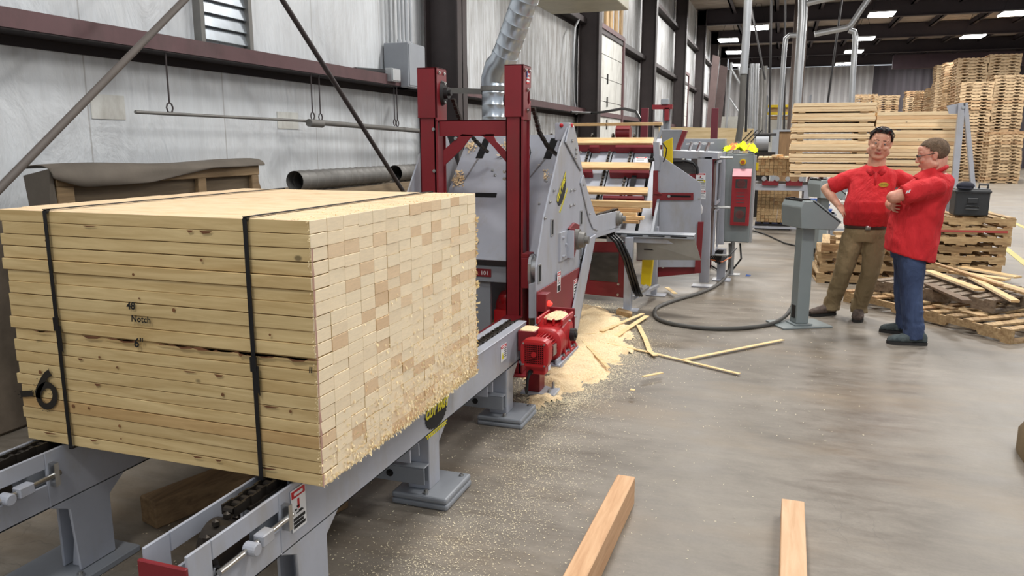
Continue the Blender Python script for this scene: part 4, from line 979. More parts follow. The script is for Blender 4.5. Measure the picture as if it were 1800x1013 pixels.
# bearings
def bearing(mb, c, n, r, d=.05):
    c = V(c); n = V(n).normalized(); mb.cyl(c, c + n * d * .5, r, n=20); mb.cyl(c + n * d * .5, c + n * d, r * .8, r * .7, n=20); mb.cyl(c + n * d, c + n * (d + .03), r * .38, n=14)
p = sp_(1003, 422, SX); m = MB(); hx = -1.5
m.prism([(hx, p.y - .1, p.z + .1), (hx, p.y - .1, p.z - .13), (hx, p.y + .06, p.z - .13), (hx, p.y + .2, p.z + .0), (hx, p.y + .2, p.z + .1), (hx, p.y + .05, p.z + .13)], (.02, 0, 0)); m.box(hx, hx + .055, p.y - .1, p.y - .085, p.z - .12, p.z + .1)
br = m.build('bearing_bracket', 'red', t, bevel=.003)
m = MB(); m.box(hx, hx + .015, p.y - .34, p.y - .12, p.z - .12, p.z + .09); m.box(hx, hx + .06, p.y - .14, p.y - .12, p.z - .12, p.z + .09)
for y, z in ((p.y - .28, p.z + .05), (p.y - .28, p.z - .09), (p.y - .2, p.z - .01), (p.y - .24, p.z - .09)): bolt(m, (hx + .015, y, z), X_, .014)
m.build('adjuster_plate', 'grey', br)
m = MB(); bearing(m, (hx + .02, p.y + .04, p.z), X_, .08, .085); m.build('bearing', 'galvd', br, smooth=True)
p = aX(934, 476, -1.66); m = MB(); m.loft([((-1.66 + i * .02, p.y, p.z), (0, .085, 0), (0, 0, .12)) for i in range(2)], 18, 3); bp = m.build('bearing_plate', 'conduit', t)
m = MB(); bearing(m, (-1.64, p.y, p.z + .02), X_, .08, .085); bolt(m, (-1.64, p.y, p.z - .085), X_, .014); bolt(m, (-1.64, p.y, p.z + .1), X_, .014); m.build('bearing', 'conduit', bp, smooth=True)
m = MB(); m.box(-1.715, -1.66, p.y - .06, p.y + .06, p.z + .1, p.z + .13); m.box(-1.715, -1.66, p.y - .07, p.y + .07, p.z - .12, p.z + .1); m.build('bearing_block', 'red', t, bevel=.003)
# rear arm with chain and sprocket
a0, a1 = sp_(1047, 395), sp_(1085, 388)
m = MB(); m.prism([sp_(1046, 380), sp_(1086, 371), sp_(1089, 400), sp_(1048, 411)], (-.012, 0, 0)); m.prism([sp_(1046, 380, -1.66), sp_(1075, 373, -1.66), sp_(1078, 396, -1.66), sp_(1048, 411, -1.66)], (-.012, 0, 0))
ar = m.build('rear_arm', 'grey', t, bevel=.002)
m = MB(); bearing(m, sp_(1085, 384, SX), X_, .075, .05); m.build('sprocket', 'galvd', ar, smooth=True)
m = MB(); b0, b1 = sp_(1048, 379, -1.58), sp_(1083, 368, -1.58)
for j in range(22):
    c = b0.lerp(b1, j / 22); m.bar(c, c + (b1 - b0).normalized() * .034, .05 if j % 2 else .036, .02)
m.build('chain', 'chain', ar)
# deck rail under the arm and the raking front leg
m = MB(); m.prism([sp_(1043, 411), sp_(1090, 398), sp_(1090, 405), sp_(1043, 420)], (-.08, 0, 0)); m.build('deck_rail', 'grey', t, bevel=.003)
m = MB(); lt_, lb = sp_(1041, 418), V((-1.47, 5.55, .0)); dv = V((0, .1, 0))
lp = [aX(x, y, -1.47) for x, y in ((1034, 421), (1048, 412), (1020, 560), (1004, 640), (986, 655), (1004, 560))]; m.prism(lp, (-.012, 0, 0)); m.bar(lp[1] + V((-.06, 0, 0)), lp[3] + V((-.06, 0, 0)), .12, .01, V((0, 1, .3)))
m.build('leg', 'grey', t, bevel=.002)
m = MB(); m.box(-1.6, -1.4, 5.5, 5.68, 0, .015); m.build('foot_plate', 'grey', t)
m = MB(); m.prism([aX(x, y, -1.52) for x, y in ((1019, 440), (1038, 421), (1021, 500), (1019, 502))], (-.008, 0, 0)); m.build('web_sheet', paint('beige web', rgb(150, 148, 132), .6), t)
for y in (5.4, 6.3):
    m = MB(); m.box(-2.52, -2.44, y, y + .1, 0, .8); m.build('leg', 'grey', t)
# what shows through the gap below the slope
m = MB(); m.box(-2.2, -1.84, 5.39, 5.43, .66, .78); m.box(-2.23, -2.05, 5.42, 5.46, .12, .68); m.box(-2.6, -1.7, 5.8, 5.82, .1, .8); m.build('lower_frame', 'grey2', t, bevel=.004)
m = MB(); m.box(-2.16, -2.03, 5.384, 5.39, .70, .76); rp2 = m.build('number_plate', 'red', t); text_mesh('101', .045, V((-2.115, 5.383, .715)), X_, Z_, 'white', 'number', rp2)
m = MB(); m.box(-2.12, -1.85, 5.6, 5.9, .06, .3); m.build('sawdust_heap', 'saw', t); bpy.data.objects['sawdust_heap']['kind'] = 'stuff'
m = MB(); m.cyl((-2.0, 5.55, .45), (-1.85, 5.75, .40), .09, n=18); m.box(-2.05, -1.86, 5.5, 5.58, .3, .42); m.ball((-1.98, 5.6, .5), .07, 10); m.build('drive_motor', 'brightred', t, smooth=True)
# logo on the side sheet, running up the slope
a, c = sp_(981, 370, SX + .001), sp_(997, 322, SX + .001); d_ = (c - a).normalized()
logo(a, d_, X_.cross(d_), .30, t)
M['rubber'] = plain('glossy hose', rgb(22, 19, 19), .25)
# ================================================================== INCLINED BOARD FEEDER
t = FEED = thing('inclined_feeder', (-1.9, 9.0, 0), 'inclined grey and red chain feeder carrying separate boards upward, in the middle of the line', 'machine')
B0, B1 = V((0, 8.55, .74)), V((0, 9.75, 1.78))
sN = V((0, -(B1.z - B0.z), B1.y - B0.y)).normalized()
def inc(x, f, off=0): p = B0.lerp(B1, f); return V((x, p.y, p.z)) + sN * off
XL, XR = -2.85, -1.30
m = MB()
for i in range(5):
    x0 = XL + .05 + i * .27; m.prism([inc(x0, 0, -.08), inc(x0 + .2, 0, -.08), inc(x0 + .2, 1, -.08), inc(x0, 1, -.08)], V((0, .008, 0)))
m.prism([inc(-1.47, 0, -.03), inc(XR, 0, -.03), inc(XR, 1, -.03), inc(-1.47, 1, -.03)], V((0, .008, 0)))
m.build('slide_sheet', 'grey', t)
m = MB(); m.prism([inc(XL, 0, -.16), inc(XR, 0, -.16), inc(XR, 1, -.16), inc(XL, 1, -.16)], V((0, .01, 0))); m.build('backing_sheet', 'hole', t)
for i in range(5):
    x0 = XL + .0 + i * .27 + .01
    m = MB(); m.prism([inc(x0 - .03, 0, -.06), inc(x0 + .03, 0, -.06), inc(x0 + .03, 1, -.06), inc(x0 - .03, 1, -.06)], V((0, .01, 0))); tr = m.build('chain_track', 'grey2', t)
    m = MB(); L = (B1 - B0).length; k = int(L / .05)
    for j in range(k): m.prism([inc(x0 - .014, j / k, -.05), inc(x0 + .014, j / k, -.05), inc(x0 + .014, (j + .6) / k, -.05), inc(x0 - .014, (j + .6) / k, -.05)], V((0, -.012, .012)))
    m.build('chain', 'chain', tr)
    m = MB(); m.tube([inc(x0 + .0, 1.0 + .03 * math.cos(a * .7), .0 + .06 * math.sin(a * .7) - .02) + V((0, .03, 0)) for a in range(9)], .012, 6, closed=True); m.build('sprocket', 'chain', tr)
# lugs and the boards they push
bys = (290, 333, 372)
feedb = []
fpos = [(-.03, .0)]
def f_of(py, off):
    best = 0
    for k in range(200):
        f = k / 190 * 1.15
        p = inc(-1.6, f, off); v = p - CAM; yy = 506.5 - F * v.dot(_up) / v.dot(_fw)
        if yy <= py: return f
    return 1.1
for py in (247, 291, 336):
    f = f_of(py + 6, .0); 
    for xa, xb in ((-2.62, -2.5), (-2.28, -2.16), (-1.95, -1.47)):
        m = MB(); m.prism([inc(xa, f - .045, -.05), inc(xb, f - .045, -.05), inc(xb, f - .045, .04), inc(xa, f - .045, .04)], V((0, -.01, -.03))); m.build('lug', 'red', t)
m = MB(); m.prism([inc(XR, -.25, .12), inc(XR, 1.0, .1), inc(XR, 1.0, -.12), inc(XR, -.25, -.12)], (.03, 0, 0)); m.build('side_rail', 'grey2', t, bevel=.003)
# slot with dark strip
m = MB(); m.prism([inc(-1.68, .1, -.02), inc(-1.62, .1, -.02), inc(-1.62, .6, -.02), inc(-1.68, .6, -.02)], V((0, -.003, .003))); m.build('slot', 'hole', t)
sticker(inc(-1.68, .72, -.02), X_, (B1 - B0).normalized(), .14, .09, t, 'inkred', None, 2)
m = MB(); m.box(-3.0, -1.3, 9.62, 9.7, 1.60, 1.68); m.build('head_shaft_guard', 'red', t)
for x in (-2.75, -1.97):
    m = MB(); m.cyl((x - .05, 9.95, 1.83), (x + .13, 9.95, 1.83), .09, n=20); m.build('head_wheel', 'red', t, smooth=True)
# red upright and big grey side guard facing the camera
gy = 8.8
q = [(1153, 268), (1232, 322), (1232, 400), (1228, 462), (1222, 470), (1152, 470)]
m = MB(); m.prism([aY(x, y, gy) for x, y in q], (0, .01, 0)); sg = m.build('side_guard', 'grey', t, bevel=.002)
m = MB(); m.prism([aY(x, y, gy) for x, y in ((1149, 300), (1157, 300), (1157, 412), (1146, 412))], (0, -.03, 0)); m.build('upright_flange', 'red', t, bevel=.002)
m = MB(); m.prism([aY(x, y, gy - .005) for x, y in ((1150, 339), (1219, 339), (1219, 352), (1150, 352))], (0, -.02, 0)); m.prism([aY(x, y, gy - .005) for x, y in ((1150, 333), (1165, 341), (1150, 341))], (0, -.05, 0)); sb = m.build('slotted_bracket', 'red', t, bevel=.002)
m = MB(); a, c = aY(1172, 344.5, gy - .026), aY(1214, 345.5, gy - .026); m.bar(a, c, .006, .02, Z_); m.build('slot', 'hole', sb)
m = MB(); bolt(m, aY(1176, 345, gy - .026), -Y_, .018); bolt(m, aY(1229, 349, gy), -Y_, .013); m.build('bolt', 'steel', sb)
m = MB(); m.box(-1.33, -1.2, 8.75, 8.85, .45, 1.0) if False else m.prism([aY(x, y, gy - .02) for x, y in ((1148, 250), (1158, 250), (1160, 300), (1150, 300))], (0, .1, 0)); m.build('corner_block', 'grey', t)
m = MB(); m.prism([aY(x, y, gy + .3) for x, y in ((1166, 250), (1182, 242), (1182, 290), (1166, 275))], (0, .04, 0)); m.build('upper_guard', 'yellow', t, bevel=.002)
m = MB(); m.tube([aY(1165, 252, 8.7), aY(1172, 262, 8.7), aY(1170, 275, 8.7), aY(1166, 285, 8.7)], .008, 6); m.tube([aY(1150, 280, 8.65), aY(1140, 283, 8.65)], .02, 8); m.build('air_line', 'black', t, smooth=True)
# lower red guards with dark windows
def guard(pts, win, yy, nm='lower_guard'):
    P_ = [aY(x, y, yy) for x, y in pts]; W_ = [aY(x, y, yy - .008) for x, y in win]
    k = MB(); k.prism(P_, (0, .01, 0)); g_ = k.build(nm, 'red', t, bevel=.002); k = MB(); k.prism(W_, (0, .004, 0)); k.build('window', M['smoke'], g_); return g_
ts = NT('smoked pane'); ts.col(ts.ramp(ts.noise(ts.coord((1, 1, 3)), 4, 5), (.3, rgb(46, 44, 44)), (.7, rgb(82, 78, 74)))); M['smoke'] = ts.rm(.3)
g1 = guard([(1018, 425), (1110, 425), (1106, 525), (1010, 515)], [(1040, 444), (1088, 444), (1086, 497), (1036, 492)], 7.78)
m = MB()
for x, y in ((1087, 500), (1086, 518), (1107, 441), (1090, 436)): bolt(m, aY(x, y, 7.78), -Y_, .013)
m.build('bolt', 'steel', g1)
g2 = guard([(1148, 455), (1232, 400), (1232, 480), (1148, 488)], [(1169, 455), (1207, 455), (1207, 466), (1169, 469)], 8.86)
m = MB()
for x, y in ((1152, 471), (1165, 470), (1152, 483), (1210, 465)): bolt(m, aY(x, y, 8.86), -Y_, .014)
m.build('bolt', 'steel', g2)
m = MB(); m.prism([aY(x, y, 8.78) for x, y in ((1227, 390), (1237, 390), (1231, 480), (1221, 480))], (0, -.02, 0)); m.build('edge_strip', 'red', t)
# tray table with slotted deck
m = MB(); A = aY(1040, 408, 7.75); B = aY(1222, 416, 7.75)
m.prism([V((-1.80, 7.75, .80)), V((-.77, 7.75, .80)), V((-.77, 7.9, .81)), V((-1.80, 7.9, .81))], (0, 0, -.012)); m.prism([V((-1.80, 7.75, .80)), V((-.77, 7.75, .80)), V((-.77, 7.75, .76)), V((-1.80, 7.75, .76))], (0, .01, 0)); m.build('deck', 'grey2', t, bevel=.002)
m = MB(); m.box(-1.66, -.88, 7.80, 7.86, .70, .75); m.build('deck_bar', 'grey', t, bevel=.003)
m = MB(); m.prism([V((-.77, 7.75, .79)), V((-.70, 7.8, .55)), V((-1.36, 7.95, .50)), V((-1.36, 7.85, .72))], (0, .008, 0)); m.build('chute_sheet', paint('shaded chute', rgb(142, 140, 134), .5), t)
m = MB()
for i in range(4): m.box(-1.66 + i * .22, -1.5 + i * .22, 7.77, 7.775 - .03, .775, .785)
for i in range(2): m.box(-1.28 + i * .2, -1.12 + i * .2, 7.86, 7.865, .62, .63)
m.build('slot', 'hole', t)
m = MB(); m.box(-1.45, -1.37, 7.7, 7.78, .01, .76); m.build('leg', 'grey', t, bevel=.003); m = MB(); m.box(-1.31, -1.25, 8.62, 8.7, .01, .78); m.build('leg', 'grey', t, bevel=.003)
m = MB(); m.box(-1.48, -1.3, 7.66, 7.82, 0, .012); m.build('foot_plate', 'grey', t, bevel=.002); m = MB(); m.box(-1.36, -1.14, 8.56, 8.74, 0, .012); m.build('foot_plate', 'grey', t, bevel=.002)
m = MB(); m.prism([aY(x, y, 8.1) for x, y in ((1129, 454), (1148, 455), (1143, 504), (1126, 500))], (0, .08, 0)); m.build('valve_guard', 'yellow', t, bevel=.004)
m = MB(); m.prism([(-1.38, 7.72, .12), (-1.34, 7.72, .12), (-1.2, 8.5, .12), (-1.24, 8.5, .12)], (0, 0, .03)); m.build('base_channel', 'grey', t)
m = MB(); m.cyl((-1.32, 7.9, .17), (-1.27, 8.1, .19), .025, n=10); m.cyl((-1.30, 7.9, .2), (-1.27, 8.0, .22), .018, n=8); m.build('fitting', 'steel', t, smooth=True)
for k in range(3):
    o_ = .02 * k; pts = [aY(1067 + k * 5, 411 - k, 7.5 + .03 * k), aY(1082 + k * 6, 426, 7.5 + .03 * k), aY(1097 + k * 5, 455, 7.55), aY(1105 + k * 5, 482, 7.6), aY(1114 + k * 5, 512, 7.66), aY(1120 + k * 4, 520, 7.8)]
    m = MB(); m.tube(pts, .015, 10); m.build('hydraulic_hose', 'rubber', t, smooth=True)
m = MB(); m.box(-1.75, -1.58, 7.4, 7.6, .83, .87); m.build('hose_clamp', 'grey', t, bevel=.003)
# boards riding on the lugs: top ones, then a pile at the bottom
def fboard(xl, xr, f, off, h_=.038, w_=.089, tone=.5, lab='', flat=False):
    m = MB(); m.ti = tone; dirv = (B1 - B0).normalized()
    c0, c1 = inc(xl, f, off + h_ / 2), inc(xr, f, off + h_ / 2)
    if flat: m.box(xl, xr, c0.y - w_ / 2, c0.y + w_ / 2, c0.z - h_ / 2, c0.z + h_ / 2)
    else: m.bar(c0, c1, w_, h_, sN)
    return tag(m.build('board', 'wood_x', bevel=.003), lab, 'board', 'boards on the feeder')
fl = ['topmost pale board lying over the head of the inclined feeder', 'second pale board from the top on the inclined feeder', 'third pale board from the top on the inclined feeder', 'lowest single board on the inclined feeder, above the pile']
fboard(-2.75, -1.42, 1.10, .05, lab=fl[0], tone=.3, flat=True)
for py, l_, xr in ((249, fl[1], -1.50), (293, fl[2], -1.475), (336, fl[3], -1.44)): fboard(-2.66, xr, f_of(py, .02), .0, w_=.105, tone=.45, lab=l_)
pl = ['wide board on top of the pile at the foot of the feeder', 'second board down in the pile at the foot of the feeder', 'third board down in the pile at the foot of the feeder', 'fourth board down in the pile at the foot of the feeder', 'lowest board in the pile at the foot of the feeder']
for i, (yc, zb, xr, w_, h_) in enumerate(((8.52, 1.0, -1.32, .14, .07), (8.48, .955, -1.42, .12, .042), (8.44, .915, -1.46, .12, .038), (8.40, .878, -1.38, .12, .035), (8.36, .842, -1.42, .12, .034))):
    m = MB(); m.ti = [.3, .5, .05, .4, .6][i]; m.box(-2.5, xr, yc - w_ / 2, yc + w_ / 2, zb, zb + h_); tag(m.build('board', 'wood_x', bevel=.003), pl[i], 'board', 'boards on the feeder')
# ================================================================== NOTCHER CABIN
t = thing('notcher_cabin', (-1.0, 9.8, 0), 'grey framed machine cabin with red inner door and warning stickers beside the feeder', 'machine')
cy = 9.3
def fr_(pts, d_, nm, mat, par=None, yy=cy, **k): m = MB(); m.prism([aY(x, y, yy) for x, y in pts], (0, d_, 0)); return m.build(nm, mat, par or t, bevel=.003, **k)
fr_([(1163, 263), (1262, 268), (1262, 280), (1163, 278)], .9, 'top_beam', 'grey')
fr_([(1226, 276), (1252, 276), (1246, 497), (1229, 497)], .06, 'post', 'grey')
fr_([(1262, 272), (1275, 265), (1272, 430), (1258, 430)], .06, 'post', 'grey', yy=cy + .75)
m = MB(); p = aZ(1238, 503); m.box(p.x - .14, p.x + .1, cy - .02, cy + .16, 0, .015); m.build('foot_plate', 'grey', t)
m = MB(); p = aY(1268, 470, cy + .6); m.box(p.x - .05, p.x + .05, cy + .55, cy + .65, .0, .4); m.box(p.x - .1, p.x + .12, cy + .5, cy + .7, 0, .015); m.build('post', 'grey', t)
fr_([(1184, 286), (1215, 286), (1222, 300), (1222, 306), (1184, 306)], .02, 'window', 'smoke', yy=cy + .04)
m = MB(); m.tube([aY(x, y, cy) for x, y in ((1180, 284), (1205, 283), (1218, 286), (1225, 294), (1226, 306))], .018, 8); m.build('window_seal', 'black', t, smooth=True)
fr_([(1196, 307), (1240, 305), (1236, 480), (1196, 440)], .02, 'inner_door', 'red', yy=cy + .02)
for x, y, w_, h_, pc in ((1223, 321, .11, .11, 'x'), (1223, 336, .11, .13, 'tri'), (1225, 350, .1, .1, None)): sticker(aY(x, y, cy - .002), X_, Z_, w_, h_, t, 'inkred' if pc != 'tri' else 'inkyel', pc, 3)
m = MB(); m.tube([aY(x, y, cy - .01) for x, y in ((1231, 360), (1234, 366), (1233, 374), (1230, 378))], .012, 8); m.build('handle', 'white', t, smooth=True)
# side opening with sheet and pallets of rollers behind
ex = aY(1250, 300, cy).x
m = MB(); q0, q1 = aY(1262, 292, cy + .06), aY(1262, 412, cy + .06)
for z0_, z1_ in ((.98, 1.5), (.38, .92)):
    m.frame((ex + .05, cy + .1, z0_), Y_, Z_, .6, z1_ - z0_, .03, X_ * .02)
m.build('side_frame', 'grey', t)
m = MB(); m.box(ex + .02, ex + .03, cy + .1, cy + .7, .38, 1.5); m.build('side_sheet', paint('brown board', rgb(96, 80, 74), .5, .3), t)
for z in (1.53, .94, .36):
    m = MB(); m.cyl((ex - .05, cy + .3, z), (ex + .22, cy + .3, z), .014); m.build('cabinet_stay', 'steel', t)
m = MB()
for k in range(7): m.tube([(ex + .1 + .01 * k, cy + .3, .42), (ex + .02 * k, cy + .35, .30 - .01 * k), (ex + .2, cy + .6, .30), (ex + .3, cy + .7, .4)], .009, 6)
m.build('cable_loom', 'black', t, smooth=True)
m = MB(); m.tube([(ex + .02, cy + .3, .3), (ex + .15, cy + .4, .26), (ex + .25, cy + .6, .3)], .007, 6); m.build('orange_cable', plain('orange cable', rgb(190, 100, 50)), t, smooth=True)
# hood, uprights and parts above
fr_([(1163, 228), (1200, 228), (1192, 265), (1186, 272), (1163, 272)], .01, 'hood_sheet', 'grey2', yy=cy + .1)
m = MB(); m.prism([aY(x, y, cy + .08) for x, y in ((1200, 229), (1208, 230), (1195, 262), (1194, 274), (1186, 275), (1189, 258))], (0, .1, 0)); m.build('hood_edge', 'red', t, bevel=.003)
fr_([(1200, 244), (1275, 244), (1275, 268), (1196, 268)], .3, 'motor_cover', 'grey2', yy=cy + 1.1)
m = MB(); a = aY(1225, 262, cy + .3)
for dx in (-.1, .0, .1): m.cyl(a + V((dx, 0, -.05)), a + V((dx + .04, 0, .08)), .02, n=8); m.cyl(a + V((dx - .03, 0, .06)), a + V((dx + .1, 0, .07)), .01, n=8)
m.build('air_cylinder', 'steel', t)
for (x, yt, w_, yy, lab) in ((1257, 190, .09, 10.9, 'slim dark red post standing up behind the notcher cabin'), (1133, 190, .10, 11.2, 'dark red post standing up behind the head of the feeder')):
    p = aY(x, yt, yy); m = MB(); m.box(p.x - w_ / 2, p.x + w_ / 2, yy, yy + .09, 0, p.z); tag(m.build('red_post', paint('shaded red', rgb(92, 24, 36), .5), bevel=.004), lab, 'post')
# frame with red heads far behind
t2 = thing('saw_head', (-1.6, 12.8, 0), 'small red and grey saw head on a frame behind the feeder, against the wall columns', 'machine')
m = MB(); p = aY(1172, 190, 12.8); m.box(p.x - .06, p.x + .06, 12.8, 12.9, 0, p.z + .05); m.bar(p + V((-.12, 0, -.5)), p + V((.04, 0, -.0)), .05, .05); m.build('frame', 'grey2', t2)
m = MB(); m.box(p.x - .22, p.x + .1, 12.7, 12.8, p.z - .02, p.z + .05); m.box(p.x - .02, p.x + .05, 12.7, 12.8, p.z - .2, p.z + .0); m.build('head', 'red', t2)
m = MB(); m.box(p.x - .08, p.x + .04, 12.68, 12.8, p.z + .05, p.z + .14); m.build('motor', 'grey2', t2, bevel=.01)
# ================================================================== ELECTRICAL CABINET
cyy = 10.2; a, c = aY(1275, 270, cyy), aY(1319, 427, cyy)
t = thing('electrical_cabinet', ((a.x + c.x) / 2, cyy, c.z), 'tall grey electrical cabinet with an attached slim red box and yellow stop switch', 'cabinet')
x0, x1, z0, z1 = a.x, a.x + .345, c.z, a.z
m = MB(); m.box(x0, x1, cyy, cyy + .28, z0, z1); m.build('body', 'green_grey', t, bevel=.006)
m = MB(); m.box(x0 + .01, x1 - .01, cyy - .018, cyy - .002, z0 + .01, z1 - .01); dr = m.build('door', 'green_grey', t, bevel=.004)
m = MB(); m.box(x1, x1 + .03, cyy + .02, cyy + .26, z0 - .0, z1 - .02); m.build('side_panel', 'conduit', t, bevel=.003)
p = aY(1306, 285, cyy - .02); m = MB(); m.cyl(p, p + V((0, -.02, 0)), .038, n=20); es = m.build('stop_switch', 'yellow', dr)
m = MB(); m.cyl(p + V((0, -.02, 0)), p + V((0, -.045, 0)), .024, n=16); m.build('push_button', plain('amber', rgb(170, 80, 30)), es); m = MB(); m.box(p.x - .02, p.x + .015, cyy - .024, cyy - .02, p.z - .1, p.z - .045); m.build('legend_plate', 'grey2', es)
m = MB(); A = [aY(x, y, cyy - .03) for x, y in ((1289, 297), (1322, 297), (1321, 312), (1288, 312))]; bx0, bx1 = A[3].x, A[2].x - .0
zt_, zb_ = A[0].z, aY(1284, 396, cyy - .1).z
m.prism([(bx0, cyy - .02, zt_), (bx0, cyy - .12, zt_ - .09), (bx0 - .0, cyy - .12, zb_), (bx0, cyy - .02, zb_)], (bx1 - bx0, 0, 0)); rb = m.build('red_box', paint('box red', rgb(150, 30, 38), .5), t, bevel=.004)
m = MB(); m.prism([(bx0, cyy - .021, zt_ + .001), (bx0, cyy - .121, zt_ - .089), (bx1, cyy - .121, zt_ - .089), (bx1, cyy - .021, zt_ + .001)], (0, -.001, .001)); m.build('lid', paint('dusty pink top', rgb(196, 140, 146), .6), rb)
for z_, h_ in ((zt_ - .24, .12), (zb_ + .04, .2)):
    m = MB(); m.box(bx0 + .04, bx1 - .04, cyy - .124, cyy - .12, z_, z_ + h_); f_ = m.build('fan_grille', M['smoke'] if 'smoke' in M else 'dark', rb); m = MB()
    for k in range(1, 5): m.tube([((bx0 + bx1) / 2 + .012 * k * math.cos(a_ * .5236), cyy - .126, z_ + h_ / 2 + .012 * k * math.sin(a_ * .5236)) for a_ in range(12)], .0015, 4, closed=True)
    m.frame((bx0 + .035, cyy - .124, z_ - .005), X_, Z_, bx1 - bx0 - .07, h_ + .01, .006, -Y_ * .004); m.build('guard_ring', 'brightred', f_)
m = MB()
for i, z_ in enumerate((zt_ - .3, zt_ - .34, zt_ - .38, zt_ - .42)): m.box(bx0 + .06, bx1 - .07, cyy - .1215, cyy - .12, z_, z_ + .012)
m.build('small_print', M['maroon'], rb)
p = aY(1325, 293, cyy + .05); m = MB(); m.box(x1 + .03, x1 + .06, cyy + .05, cyy + .12, p.z - .05, p.z + .05); m.build('side_switch', 'yellow', t, bevel=.004)
m = MB(); m.cyl(((x0 + x1) / 2 - .03, cyy + .15, 0), ((x0 + x1) / 2 - .03, cyy + .15, z0), .028, n=12); m.box(x0 + .05, x0 + .25, cyy + .08, cyy + .24, 0, .012); m.build('stand', 'conduit', t)
# high visibility vest thrown on top of the cabinet
m = MB(); rs = random.Random(8); cxv = (x0 + x1) / 2 + .0
N1, N2 = 18, 12; vs = []
for i in range(N1):
    for j in range(N2):
        u_, v_ = i / (N1 - 1) * 2 - 1, j / (N2 - 1) * 2 - 1; rr = max(0, 1 - (abs(u_) ** 2.5 + abs(v_) ** 2.5) * .5)
        vs.append((cxv + u_ * .2 + .02 * math.sin(7 * v_), cyy + .12 + v_ * .14, z1 + .006 + rr * (.085 + .05 * math.sin(9 * u_ + 5 * v_) * math.cos(6 * v_ - 3 * u_) + rs.uniform(0, .025))))
m.mat(0)
for i in range(N1 - 1):
    for j in range(N2 - 1):
        m.mi = 1 if (i in (4, 5, 12) or j in (9,)) else 0; k = len(m.v) * 0
        base = len(m.v)
        m.add([vs[i * N2 + j], vs[(i + 1) * N2 + j], vs[(i + 1) * N2 + j + 1], vs[i * N2 + j + 1]], [(0, 1, 2, 3)])
o = m.build('safety_vest', ['hiviz', 'hiorange']); s = o.modifiers.new('w', 'WELD'); s.merge_threshold = .0005; s = o.modifiers.new('s', 'SOLIDIFY'); s.thickness = .006; s.offset = 1
tag(o, 'crumpled bright yellow and orange safety vest lying on top of the grey cabinet', 'vest')
# ================================================================== CONTROL CONSOLES
def console(base, rot, lab, hh=1.0):
    t = thing('control_console', base, lab, 'console')
    bx, by = 0, 0
    L_ = V(base)
    def B(m, nm, mat, par=t, **k):
        m.v = [L_ + p for p in m.v]; return m.build(nm, mat, par, **k)
    m = MB(); m.loft([((0, 0, 0), (.25, 0, 0), (0, .2, 0)), ((0, 0, .016), (.25, 0, 0), (0, .2, 0))], 8, 30); m.v = []; m.f = []; m.m = []; m.t = []
    m.box(-.24, .26, -.15, .19, 0, .016); m.box(-.09, .09, -.09, .09, .016, .03); B(m, 'base_plate', 'green_grey', bevel=.003)
    m = MB(); m.box(-.062, .062, -.062, .062, .03, .93); B(m, 'post', 'green_grey', bevel=.006)
    m = MB(); m.box(-.068, -.062, -.03, .03, .08, .2); B(m, 'cable_entry', 'dark')
    m = MB(); m.prism([(-.13, -.16, .94), (-.15, -.16, 1.13), (-.12, -.16, 1.19), (-.04, -.16, 1.19), (.25, -.16, .985), (.2, -.16, .92)], (0, .36, 0)); hd = B(m, 'head', 'green_grey', bevel=.006)
    m = MB(); m.prism([(-.03, -.165, 1.187), (-.03, .205, 1.187), (.25, .205, .99), (.25, -.165, .99)], V((.008, 0, .01))); pn = B(m, 'panel', 'green_grey', hd, bevel=.003)
    m = MB(); m.prism([(-.036, -.162, 1.184), (-.036, .202, 1.184), (.255, .202, .98), (.255, -.162, .98)], V((.003, 0, .003))); B(m, 'gasket', 'black', hd)
    m = MB()
    for i in range(3):
        for j in range(3):
            c = V((.02 + i * .07, -.08 + j * .11, 1.163 - i * .049)); m.cyl(c, c + V((.012, 0, .014)), .017, n=12)
    B(m, 'button', 'dark', pn)
    m = MB(); m.box(-.125, -.115, -.12, .18, 1.18, 1.2); m.box(-.05, -.035, -.12, .18, 1.188, 1.2)
    for y in (-.1, .16): m.box(-.1, -.04, y - .015, y + .015, 1.19, 1.205)
    B(m, 'hinge', 'dark', hd); t.rotation_euler = (0, 0, rot); return t
pb = aZ(1404, 572)
console((pb.x, pb.y, 0), R(28), 'grey control console on a square post in front of the man with hands on hips')
pb = aY(1447, 350, 11.9); console((pb.x, 11.9, 0), R(26), 'grey control console half hidden behind the man with hands on hips')
# conduit looping over the floor to the console
m = MB(); wp = [(1283, 430, .42), (1283, 455, .22), (1280, 478, .06), (1262, 500, .02), (1230, 515, .02), (1190, 527, .02), (1160, 538, .02), (1151, 547, .02), (1156, 560, .02), (1185, 570, .02), (1240, 577, .02), (1300, 577, .02), (1350, 571, .02), (1378, 558, .05), (1391, 542, .1), (1395, 532, .15)]
pts = [aY(1283, 428, 10.3), aY(1283, 450, 10.25)] + [aZ(x, y, z) for x, y, z in wp[2:]]
q = []
for i in range(len(pts) - 1):
    p0, p1, p2, p3 = pts[max(0, i - 1)], pts[i], pts[i + 1], pts[min(len(pts) - 1, i + 2)]
    for k in range(5):
        s_ = k / 5; q.append(.5 * ((2 * p1) + (p2 - p0) * s_ + (2 * p0 - 5 * p1 + 4 * p2 - p3) * s_ ** 2 + (3 * p1 - p0 - 3 * p2 + p3) * s_ ** 3))
q.append(pts[-1]); m.tube(q, .019, 12); tag(m.build('flexible_conduit', 'hose', smooth=True), 'thick grey flexible conduit looping over the floor to the nearer console', 'cable')
m = MB(); m.tube([aY(1301, 428, 10.3), aY(1303, 455, 10.2), aZ(1285, 478, .03), aZ(1262, 474, .02), aZ(1248, 466, .02)], .012, 8); tag(m.build('black_cable', 'black', smooth=True), 'black cable hanging in a loop under the electrical cabinet', 'cable')
